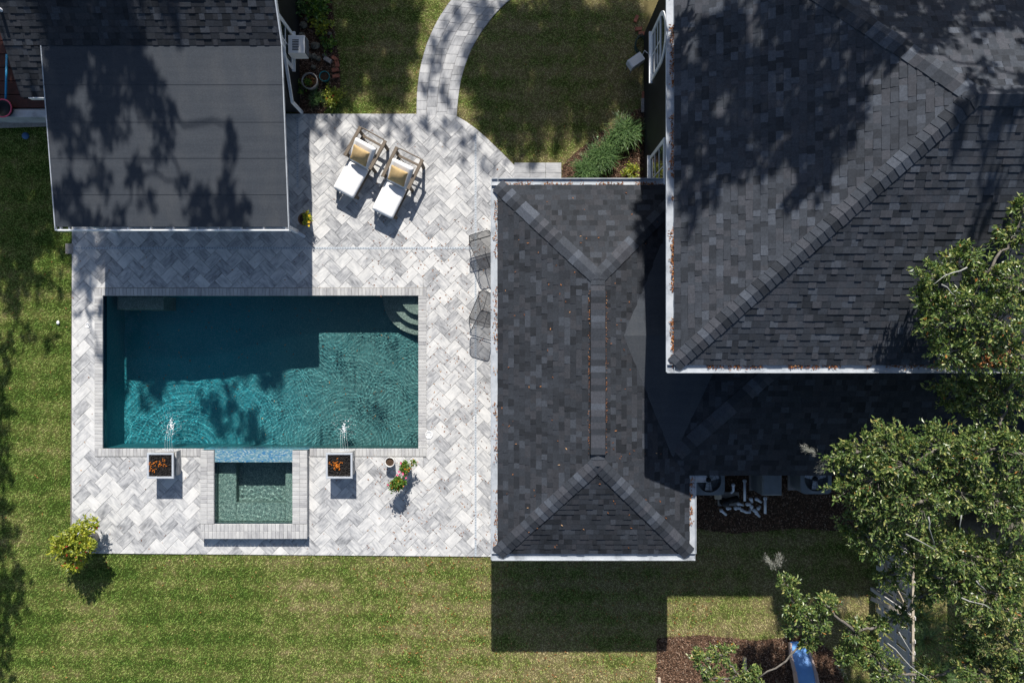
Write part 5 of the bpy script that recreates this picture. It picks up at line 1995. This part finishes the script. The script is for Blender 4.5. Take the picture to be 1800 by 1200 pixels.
def fern(lb, u, v, rad, n):
    c = P(u, v)
    r = tag(empty('fern', c), lb, 'fern', 'ferns behind the fence')
    Cs, Ds, Ls = [], [], []
    for i in range(n):
        a = 2 * math.pi * i / n + random.uniform(-.2, .2)
        L = rad * random.uniform(.75, 1.1)
        for t in np.linspace(.15, 1, 22):
            p = np.array([c.x + math.cos(a) * L * t, c.y + math.sin(a) * L * t, .1 + .75 * (1.5 * t - 1.05 * t * t)])
            for s in (-1, 1):
                Cs.append(p); Ds.append([math.cos(a + s * 1.15), math.sin(a + s * 1.15), -.1]); Ls.append((1 - t * .8))
    V, F = leaf_quads(np.array(Cs), np.array(Ds), .19, .034, .85)
    V = V.reshape(-1, 4, 3); base = V[:, :1]
    V = (base + (V - base) * np.array(Ls)[:, None, None]).reshape(n, -1, 3)
    for i in range(n):
        a = math.atan2(Ds[44 * i][1], Ds[44 * i][0]) + 1.15
        m = MB()
        t0 = [tuple(Cs[44 * i + 2 * j]) for j in range(22)]
        m.tube([(c.x, c.y, .05)] + t0[::3] + [t0[-1]], .006, 4)
        m.add([tuple(p) for p in V[i]], [(4 * j, 4 * j + 1, 4 * j + 2, 4 * j + 3) for j in range(44)], rnd=random.uniform(.65, 1))
        m.build('frond', M['strap_leaf'], r)
    MB().lathe(c, [(0, .16), (.07, 0)], 10).build('rootstock', M['bark'], r)


fern('large bright fern right of the fence', 1622, 1118, .95, 13)
fern('fern nearer the bottom edge behind the fence', 1668, 1168, .85, 12)
fern('fern between the fence and the bottom edge of the view', 1628, 1182, .9, 13)
fern('small fern close behind the fence boards', 1608, 1080, .7, 11)
fern('half hidden fern under the oak at lower right', 1700, 1120, .75, 11)

# ------------------------------------------------------------------ raised red deck left of the cabana
deck = tag(empty('red_deck', (-14, 7, 0)), 'dark red boarded deck left of the cabana', 'deck')
ya = P(0, 190, .5).y
for k in range(9):
    y = ya + k * .385
    MB().box(-18, -12.55, y + .012, y + .373, .42, .5).build('board', M['red_deck'], deck)
MB().box(-18, -12.55, ya, ya + 9 * .385, .36, .418).build('joist', M['white_trim'], deck)
tb = P(0, 192, .55)
MB().box(-17, -12.75, tb.y - .22, tb.y + .0, 0, .52, bevel=.01).build('white_curb', M['gutter'], deck)
a, c = P(12, 96, .6), P(10, 178, .6)
tag(MB().tube([a, c], .028, 8).build('blue_pole', M['blue_paint']), 'bright blue pole lying across the red deck', 'pole')
c = P(8, 192, .6)
r = tag(empty('pink_rimmed_tub', (c.x, c.y, .53)), 'black tub with pink rim on the white curb', 'tub')
MB().lathe((c.x, c.y, .53), [(0, .0), (.2, .0), (.25, .14), (.22, .14), (.18, .03), (0, .025)], 22).build('tub', M['black_plastic'], r)
MB().tube([(c.x + .25 * math.cos(t), c.y + .25 * math.sin(t), .675) for t in np.linspace(0, 2 * math.pi, 30)], .018, 8, False).build('rim', M['pink_paint'], r)
MB().prism(ccw(G([(-80, 228), (85, 222), (85, 196), (-80, 196)])), -.02, .03).build('ramp', M['concrete'], deck)
c = P(45, 239)
tag(MB().lathe((c.x, c.y, -.01), [(.1, 0), (.1, .03), (0, .035)], 16).build('valve_cover', M['blue_lid']), 'small round blue valve cover left of the cabana', 'cover')
c = P(122, 437)
tag(MB().obox((c.x, c.y, -.0), (.11, 0, 0), (0, .15, 0), (0, 0, .012)).build('splash_block', M['concrete']), 'small concrete splash block at the drain end', 'block')
c = P(102, 567)
tag(MB().ball((c.x, c.y, .0), (.045, .06, .03), 10, 6, .05).build('sprinkler_cap', M['white_plastic']), 'small white sprinkler cap in the left lawn', 'cap')
c = P(8, 22, 3.1)
r = tag(empty('vent_pipe', (c.x, c.y, 3.0)), 'short plumbing vent on the cabana shingles', 'vent')
MB().tube([(c.x, c.y, 2.8), (c.x, c.y, 3.35)], .04, 10).build('pipe', M['pvc'], r)

# ------------------------------------------------------------------ the live oak leaning over the lower right
OAK = [(1640, 480, 6.9, 34), (1690, 455, 6.9, 36), (1652, 555, 6.8, 50), (1700, 535, 7.0, 52), (1672, 615, 6.7, 46), (1722, 610, 6.7, 46), (1765, 555, 7.1, 52), (1792, 495, 7.2, 46),
       (1782, 412, 7.0, 34), (1800, 365, 7.1, 22), (1716, 700, 6.0, 50), (1676, 690, 5.6, 38), (1768, 690, 6.1, 55), (1800, 625, 6.8, 50), (1630, 520, 6.7, 26), (1735, 480, 7.0, 34),
       (1476, 806, 5.4, 26), (1512, 792, 5.6, 36), (1566, 778, 5.9, 44), (1540, 838, 5.8, 50), (1602, 818, 6.1, 54), (1652, 786, 6.2, 48), (1702, 800, 6.3, 54), (1752, 788, 6.3, 54), (1800, 800, 6.4, 54),
       (1500, 858, 5.4, 38), (1558, 898, 5.6, 50), (1622, 880, 6.0, 54), (1680, 862, 6.1, 46), (1742, 872, 6.2, 54), (1792, 900, 6.3, 54), (1532, 948, 5.2, 38), (1506, 926, 5.0, 30), (1588, 952, 5.3, 36),
       (1652, 962, 5.8, 44), (1704, 975, 5.9, 50), (1762, 985, 6.0, 54), (1612, 1000, 5.4, 34), (1682, 1022, 5.7, 46), (1742, 1040, 5.9, 54), (1792, 1062, 6.0, 54), (1722, 1088, 5.4, 40), (1664, 1030, 5.3, 30),
       (1782, 1130, 5.6, 54), (1702, 1165, 5.0, 36), (1745, 1190, 5.2, 46), (1800, 1190, 5.4, 46),
       (1384, 1026, 4.4, 20), (1398, 1066, 4.4, 30), (1432, 1096, 4.3, 30), (1452, 1062, 4.4, 22), (1388, 1100, 4.2, 20), (1502, 1110, 4.4, 24), (1532, 1150, 4.4, 34), (1562, 1182, 4.4, 34), (1484, 1150, 4.2, 20),
       (1545, 1098, 4.5, 20), (1584, 1082, 4.6, 20), (1420, 1128, 4.1, 18), (1234, 1160, 3.8, 22), (1268, 1150, 3.8, 22), (1300, 1188, 3.8, 24), (1252, 1192, 3.7, 20), (1332, 1192, 3.8, 16), (1640, 1190, 4.6, 30), (1960, 640, 6.5, 60), (2012, 640, 6.5, 60), (1980, 722, 6.3, 60), (2022, 722, 6.3, 60), (1950, 590, 6.6, 50), (1622, 1046, 5.0, 26), (1560, 1010, 4.9, 24), (1690, 1120, 5.0, 30)]
cl = []
for u, v, z, rp in OAK:
    rm = rp * (1 - z / H) / S * 1.12
    c = P(u, v, z)
    tw = int(145 * rm ** 1.6 + 8)
    cl.append((c, (rm, rm, rm * .75), tw, 17))
oak('live_oak', 'live oak with glossy small leaves and grey moss overhanging the house corner', Vector((13.4, -5.2, 0)), (13.0, -5.0, 3.2), cl, (.092, .042, .5), M['oak_leaf'], r0=.42)

# hanging grey moss tufts
MOSS = [(1436, 797, 5.2, (-1, .5)), (1455, 815, 5.2, (-.3, -.6)), (1362, 1000, 4.3, (-.6, 1)), (1372, 995, 4.3, (.3, 1)), (1512, 1050, 4.2, (.5, -1)), (1495, 1060, 4.2, (-.6, -.6)), (1790, 700, 6, (-1, .2)), (1630, 1190, 4.5, (.2, -1)),
        (1480, 1170, 4.1, (.4, -1)), (1780, 760, 6.2, (-1, -.3)), (1715, 1080, 5.3, (-.4, -1))]
for i, (u, v, z, d) in enumerate(MOSS):
    c = P(u, v, z)
    n = 200
    dd = np.array([d[0], d[1], 0.0]) / math.hypot(*d)
    C = np.array(c)[None] + RNG.normal(0, .030, (n, 3)) + dd[None] * RNG.uniform(-.05, .22, (n, 1)) - np.array([[0, 0, 1.0]]) * RNG.uniform(0, .3, (n, 1))
    D = dd[None] * .8 + RNG.normal(0, .55, (n, 3)) + np.array([[0, 0, -.8]])
    V, F = leaf_quads(C, D, .10, .005, .3)
    o = npmesh('moss_tuft', V, F, M['moss_strand'], rnd=RNG.uniform(0, 1, n))
    lb = ['grey moss tuft reaching over the dark low roof', 'grey moss strands just behind the roof tuft', 'pale moss tuft at the tip of the low branch', 'second moss wisp at the low branch tip', 'moss hanging by the fence post', 'moss over the shaded grass near the fence',
          'moss tuft at the right edge above the leaf pile', 'moss near the bottom edge right of the fence', 'moss beside the blue slide', 'moss tuft at the right edge of the middle boughs', 'moss under the lower right boughs'][i]
    tag(o, lb, 'moss', 'grey moss tufts on the oak')
tw_o = bpy.data.objects['live_oak']
for pts in ([(1592, 938, 6.3), (1625, 955, 6.35), (1645, 967, 6.3)], [(1632, 908, 6.6), (1636, 935, 6.5), (1642, 962, 6.3)], [(1716, 1020, 6.3), (1735, 1040, 6.2)], [(1690, 1050, 6.2), (1730, 1062, 6.2), (1760, 1075, 6.1)], [(1655, 500, 7.2), (1680, 520, 7.2)],
            [(1560, 1130, 4.8), (1600, 1170, 4.9), (1640, 1200, 5.0)], [(1580, 1110, 4.8), (1612, 1160, 4.9)], [(1690, 905, 6.5), (1688, 930, 6.4)], [(1700, 470, 7.3), (1660, 485, 7.2), (1640, 500, 7.2)]):
    MB().tube([q for i in range(len(pts) - 1) for q in bend(P(*pts[i]), P(*pts[i + 1]), 0, 3, .07)[:(3 if i < len(pts) - 2 else 4)]], [.015 - .011 * j / (3 * (len(pts) - 1)) for j in range(3 * (len(pts) - 1) + 1)], 6).build('bare_branch', M['moss_grey'], tw_o)

# ------------------------------------------------------------------ tall trees just outside the frame that shade the garden
SHADE = {
    'cab': (Vector((-10.5, 19.5, 0)), 11.0, 2.6, 'tall oak north of the cabana, outside the view',
            [(60, 20, 60, 2.2), (150, 25, 60, 2.4), (245, 35, 46, 2), (140, 105, 60, 2.4), (225, 112, 52, 2.4), (262, 165, 40, 2.2), (100, 165, 46, 2.2), (195, 190, 46, 2.0), (130, 235, 38, 1.3), (172, 288, 30, .7), (118, 325, 34, 1.6), (145, 378, 34, 1.8),
             (205, 365, 26, .7), (232, 285, 26, .8), (282, 245, 24, 1.1), (292, 205, 24, 1.2), (345, 345, 34, 2.0), (392, 318, 22, 2.2), (402, 262, 17, 2.2), (408, 222, 9, 2), (398, 372, 40, 2.2), (424, 335, 12, 1.6), (318, 300, 14, 1.2), (252, 338, 22, .6), (430, 20, 28, .8), (390, 45, 22, .8),
             (330, 30, 28, 1.0), (320, 95, 20, .6), (300, 385, 18, .6), (368, 672, 36, 1.3, -.1), (412, 700, 28, 1.2, -.1), (430, 735, 20, 1.0, -.1), (335, 650, 16, .6, -.1), (225, 640, 18, .8, -.1), (150, 440, 42, 1.5, 0), (150, 492, 30, 1.1, 0), (185, 455, 26, 1.2, 0)]),
    'west': (Vector((-17.5, 12.0, 0)), 8.0, 0.0, 'bushy oak west of the deck, outside the view',
             [(0, 195, 46, 3.2, .5), (45, 155, 34, 3.2, .5), (20, 100, 40, 3.2, .5), (70, 190, 26, 3, .5), (180, 560, 18, 1.3, 0), (176, 612, 16, 1.0, 0), (20, 130, 46, 3, 1), (45, 190, 40, 3, 1), (10, 60, 46, 3, 2), (-30, 160, 50, 3, 1), (40, 260, 70, 3.4), (85, 240, 40, 3), (70, 330, 60, 3.0), (20, 330, 60, 3), (100, 300, 40, 3), (20, 400, 50, 2.4), (80, 400, 40, 2.0), (40, 490, 36, 1.2), (60, 480, 40, 1.0), (20, 450, 40, 1.8), (110, 460, 22, .8), (18, 400, 50, 2.2), (60, 430, 36, 1.2), (95, 375, 36, 1.8), (140, 425, 24, 1.3), (160, 470, 20, .9), (14, 500, 34, 1.2), (100, 505, 24, .6), (30, 560, 26, .7), (90, 610, 22, .35), (150, 540, 20, .6)]),
    'lawnL': (Vector((-4.2, 22.5, 0)), 11.0, 0.0, 'tall oak north of the garden path, outside the view',
              [(600, 35, 48, 2.0), (660, 20, 44, 2.0), (705, 75, 36, 1.6), (622, 108, 40, 1.8), (682, 150, 36, 1.5), (600, 168, 26, 1.0), (560, 118, 38, 1.8), (552, 40, 46, 2.0), (720, 10, 26, 1.3), (775, 80, 17, .5), (752, 150, 16, .4), (800, 40, 20, .4), (850, 15, 24, .5), (785, 165, 14, .4), (765, 115, 14, .4),
               (560, 236, 20, .9), (585, 222, 14, .8), (640, 212, 16, .9), (688, 216, 18, .9), (742, 220, 20, .9), (782, 238, 20, 1.0), (828, 262, 22, 1.1), (858, 288, 16, 1.1), (606, 256, 9, .9), (718, 236, 10, .7), (650, 70, 30, 1.2), (545, 190, 24, 1.4), (800, 215, 16, .8)]),
    'lawnR': (Vector((2.6, 21.5, 0)), 11.0, 0.0, 'spreading oak north of the round lawn, outside the view',
              [(852, 110, 46, 1.8), (902, 58, 46, 1.7), (962, 48, 48, 1.6), (1012, 112, 52, 1.8), (940, 142, 52, 1.9), (882, 190, 48, 1.9), (962, 222, 52, 1.9), (1042, 182, 48, 1.8), (1084, 102, 46, 1.6), (1104, 42, 42, 1.6), (904, 258, 30, 1.5), (1050, 58, 38, 1.3), (1102, 152, 36, 1.6), (1030, 242, 24, .8),
               (1000, 20, 40, 1.3), (860, 40, 26, .9), (930, 270, 26, 1.2), (1120, 200, 30, 1.2), (985, 165, 28, 1.2)]),
    'roofL': (Vector((6.2, 17.0, 0)), 12.5, 6.4, 'dense oak behind the big house, outside the view',
              [(1205, 10, 46, 2.2), (1280, -20, 56, 2.2), (1380, -20, 56, 2.2), (1480, -15, 56, 2.2), (1560, 15, 46, 2.2), (1212, 110, 36, 2.0), (1290, 182, 40, 2.0), (1600, 40, 40, 2.0), (1620, 160, 26, 1.4), (1232, 60, 48, 2.2), (1302, 40, 56, 2.4), (1382, 58, 56, 2.4), (1462, 48, 56, 2.4), (1252, 148, 46, 2.2), (1332, 138, 56, 2.4), (1422, 128, 56, 2.5), (1502, 118, 52, 2.4), (1562, 80, 46, 2.2), (1240, 226, 34, 1.8), (1302, 218, 36, 1.8), (1382, 216, 52, 2.5), (1452, 206, 48, 2.5), (1424, 288, 36, 2.4),
               (1456, 300, 26, 2.2), (1402, 338, 20, 2.0), (1440, 344, 20, 2.0), (1234, 282, 15, 1.6), (1532, 188, 32, 2), (1320, 240, 18, 1.2), (1210, 190, 26, 1.8), (1480, 250, 26, 2.2), (1270, 262, 14, 1.0), (1358, 262, 18, 2.0)]),
    'roofR': (Vector((12.8, 16.5, 0)), 12.5, 6.6, 'thinner oak behind the far end of the big house, outside the view',
              [(1602, 112, 44, 2.0), (1642, 55, 44, 1.8), (1700, 108, 36, 1.3), (1762, 60, 48, 1.7), (1700, 30, 36, 1.3), (1790, 20, 40, 1.8), (1650, 20, 40, 1.8), (1592, 176, 22, .9), (1662, 256, 22, 1.0), (1698, 318, 18, .9), (1742, 258, 22, 1.0), (1782, 222, 32, 1.1), (1690, 222, 20, 1.0), (1640, 330, 14, .7), (1720, 385, 14, .9), (1780, 150, 34, 1.2), (1660, 300, 12, .9), (1770, 320, 24, 1.0), (1720, 300, 16, .8)]),
    'strip': (Vector((-18.0, 2.0, 0)), 6.5, 0.0, 'tall hedge-like oak along the left boundary, outside the view',
              [(4, 600, 24, 1.6), (6, 660, 22, 1.6), (2, 720, 24, 1.8), (0, 780, 26, 1.8), (4, 840, 24, 1.8), (2, 900, 26, 2.0), (4, 960, 26, 2.0), (8, 1020, 26, 2.0), (10, 1080, 28, 2.0), (4, 1140, 24, 1.8), (4, 1200, 24, 1.8), (42, 1020, 14, .9), (40, 1060, 12, .9), (22, 930, 14, .8), (50, 590, 16, .5), (36, 1000, 12, .8)]),
    'north': (Vector((9.5, 12.5, 0)), 9.0, 3.2, 'small oak at the inner house corner, outside the view',
              [(1142, 368, 26, 2.4), (1152, 332, 22, 2.2), (1126, 345, 13, 1.6), (1150, 400, 20, 2.2), (1128, 385, 12, 1.5)]),
}
for key, (base, zc, zs, lb, blobs) in SHADE.items():
    cl = []
    for u, v, rp, dens, *own in blobs:
        zs = own[0] if own else SHADE[key][2]
        zz = zc + random.uniform(-.9, .9)
        p = P(u, v, zs) - SUN_DIR * (zz - zs)
        rm = rp * (1 - zs / H) / S
        if key in ('lawnL', 'lawnR') and v < 205: dens *= 2.6; rm *= 1.16
        if key in ('roofL', 'roofR', 'cab'): dens *= 1.6
        n = dens * math.pi * rm * rm / .0050
        cl.append((p, (rm * .95, rm * 1.15, rm * .6), max(4, int(n / 14)), 14))
    if key == 'north': base = cl[0][0].copy(); base.x += 2.0; base.y += 2.0; base.z = 0
    tt = base + Vector((0, 0, zc * .55))
    oak('shade_oak', lb, base, tt, cl, (.16, .085, .45), M['shade_leaf'], 'tall trees outside the frame', show_twigs=False, r0=.24)

# ------------------------------------------------------------------ grass, mulch chips, fallen leaves
PATH_POLY = G(PATH_L) + G(PATH_R[::-1])
PAD_POLY = G([(902, 284), (990, 284), (990, 360), (902, 360)])


def lawn_mask(x, y):
    m = np.ones(len(x), dtype=bool)
    for poly in (PATIO, PATH_POLY, PAD_POLY, BED_HOUSE, BED_CABANA, BED_EQUIP, BED_PLAY, HOUSE_FP, [(0.0, -4.95), (4.4, -4.95), (4.4, 3.6), (0.0, 3.6)], [(4, -3.0), (16, -3.0), (16, 0), (4, 0)], [(-12.4, 6.7), (-6.2, 6.7), (-6.2, 11), (-12.4, 11)],
                 [(-18, ya - .4), (-12.6, ya - .4), (-12.6, 11), (-18, 11)]):
        m &= ~in_poly(x, y, poly)
    return m


NB = 520000
gx = RNG.uniform(-15.4, 15.4, NB); gy = RNG.uniform(-10.3, 10.3, NB)
k = lawn_mask(gx, gy)
# ragged turf edge: a few blades lean over the paving, bare spots stay thin
gx, gy = gx[k], gy[k]
n = len(gx)
a = RNG.uniform(0, 2 * math.pi, n)
L = RNG.uniform(.025, .075, n); hgt = RNG.uniform(.012, .05, n); w = RNG.uniform(.004, .009, n)
dx, dy = np.cos(a), np.sin(a)
z0 = np.full(n, -.03)
V = np.stack([np.stack([gx - dy * w, gy + dx * w, z0], -1), np.stack([gx + dy * w, gy - dx * w, z0], -1), np.stack([gx + dx * L, gy + dy * L, z0 + hgt], -1)], 1).reshape(-1, 3)
tag(npmesh('grass', V, np.arange(3 * n).reshape(n, 3), M['grass'], rnd=RNG.uniform(0, 1, n)), 'short green and straw coloured lawn grass', 'grass', kind='stuff')


def litter(name, lb, x, y, z, size, wid, mat, tilt=.25, zj=.0, cat=None):
    n = len(x)
    a = RNG.uniform(0, 2 * math.pi, n)
    C = np.stack([x, y, z + RNG.uniform(0, zj + 1e-6, n)], -1)
    D = np.stack([np.cos(a), np.sin(a), RNG.normal(0, tilt, n)], -1)
    V, F = leaf_quads(C, D, size, wid, .85, .3)
    lo = np.repeat((z + .002) if np.ndim(z) else np.full(n, z + .002), 4)
    V[:, 2] = np.maximum(V[:, 2], lo)
    return tag(npmesh(name, V, F, M[mat], rnd=RNG.uniform(0, 1, n)), lb, cat, kind='stuff')


def in_region(poly, n):
    xs, ys = [p[0] for p in poly], [p[1] for p in poly]
    x = RNG.uniform(min(xs), max(xs), n); y = RNG.uniform(min(ys), max(ys), n)
    k = in_poly(x, y, poly)
    return x[k], y[k]


for poly, n, lb in ((BED_HOUSE, 5000, 'bark chips in the house corner bed'), (BED_CABANA, 5000, 'leaf litter in the cabana bed'), (BED_EQUIP, 9000, 'dead leaves round the pool equipment'), (BED_PLAY, 20000, 'bark chips on the play area')):
    x, y = in_region(poly, n)
    litter('mulch_chips', lb, x, y, np.full(len(x), -.012), .075, .026, 'mulch_chip', .35, .02, 'mulch')
# on the patio: more of them towards the pool house
x = np.concatenate([RNG.uniform(-14, -.4, 320), RNG.uniform(-4.3, -.45, 620)]); y = np.concatenate([RNG.uniform(-6.1, 6.4, 320), RNG.uniform(-6.1, 3.6, 620)])
k = in_poly(x, y, PATIO) & ~((x > POOL[0] - .1) & (x < POOL[1] + .1) & (y > POOL[2]) & (y < POOL[3])) & ~((x > SPA_O[0]) & (x < SPA_O[1]) & (y > SPA_O[2]) & (y < POOL[2])) & ~((x < -5.8) & (y > 3))
x, y = x[k], y[k]
litter('fallen_leaves', 'small brown leaves scattered over the patio', x, y, np.full(len(x), .003), .062, .024, 'dead_leaf', .15, 0, 'leaves')
x = np.concatenate([RNG.uniform(-15, 15, 900), RNG.uniform(-4, 6, 900)]); y = np.concatenate([RNG.uniform(-10, 10, 900), RNG.uniform(-10, -6, 900)])
k = lawn_mask(x, y)
x, y = x[k], y[k]
litter('fallen_leaves', 'brown leaves scattered over the lawn', x, y, np.full(len(x), .012), .065, .026, 'dead_leaf', .2, .01, 'leaves')
x = RNG.uniform(POOL[0] + .4, POOL[1] - .4, 120); y = RNG.uniform(POOL[2] + .1, POOL[3] - .2, 120)
o = litter('sunken_leaves', 'dark leaves lying on the pool floor', x, y, np.array([floor_z(t) + .006 for t in x]), .07, .03, 'dead_leaf', .1, 0, 'leaves')
o.cycles.is_caustics_receiver = True


def roof_z(x, y):
    return ZL + PL * np.minimum(np.minimum(x - px0, px1 - x), np.minimum(y - py0, py1 - y))


x = RNG.uniform(px0 + .1, 3.9, 95); y = RNG.uniform(py0 + .1, py1 - .1, 95)
litter('fallen_leaves', 'few orange leaves on the pool house shingles', x, y, roof_z(x, y) + .022, .055, .024, 'dead_leaf', .1, 0, 'leaves')
rx = rs.x
x = np.concatenate([rx - .2 + RNG.normal(0, .012, 110), rx + .2 + RNG.normal(0, .014, 130)]); y = RNG.uniform(vs.y, ve.y, 240)
litter('fallen_leaves', 'leaf crumbs caught along the ridge vent', x, y, roof_z(x, y) + .03, .035, .018, 'dead_leaf', .3, .02, 'leaves')


def gutter_leaves(lb, a, c, inward, n, z, spread=.05, side=.03):
    a, c, q = Vector(a), Vector(c), Vector(inward)
    t = RNG.uniform(0, 1, n)
    clump = (np.sin(t * 23 + a.x * 3) + np.sin(t * 57 + a.y) * .6) > -.35
    t = t[clump]
    m = len(t)
    s = np.abs(RNG.normal(side, spread, m)).clip(0, .14)
    x = a.x + (c.x - a.x) * t - q.x * s; y = a.y + (c.y - a.y) * t - q.y * s
    litter('gutter_leaves', lb, x, y, np.full(m, z), .06, .024, 'dead_leaf', .35, .03, 'leaves')


gutter_leaves('orange leaves lining the west gutter of the big house', (hx0, hy1 - 2, 0), (hx0, hy0, 0), (1, 0, 0), 900, ZE - .045, .03, .015)
gutter_leaves('orange leaves lining the south gutter of the big house', (hx0, hy0, 0), (10.5, hy0, 0), (0, 1, 0), 700, ZE - .045, .03, .02)
gutter_leaves('orange leaves in the north gutter of the pool house', (px0, py1, 0), (3.85, py1, 0), (0, -1, 0), 420, ZL - .045, .03, .015)
gutter_leaves('orange leaves in the west gutter of the pool house', (px0, py1, 0), (px0, py0, 0), (1, 0, 0), 420, ZL - .045, .05, .01)
gutter_leaves('orange leaves in the short east gutter', (px1, -4.6, 0), (px1 + .02, sey, 0), (-1, 0, 0), 160, ZL - .045, .04, .02)
c = P(1735, 628, 5.5)
x = RNG.normal(c.x, .28, 900); y = np.minimum(hy0 + .6, hy0 + np.abs(RNG.normal(0, .22, 900)))
litter('leaf_pile', 'pile of brown leaves on the roof edge under the oak', x, y, ZE + PM * (y - hy0) + .02, .09, .035, 'dead_leaf', .4, .10, 'leaves')
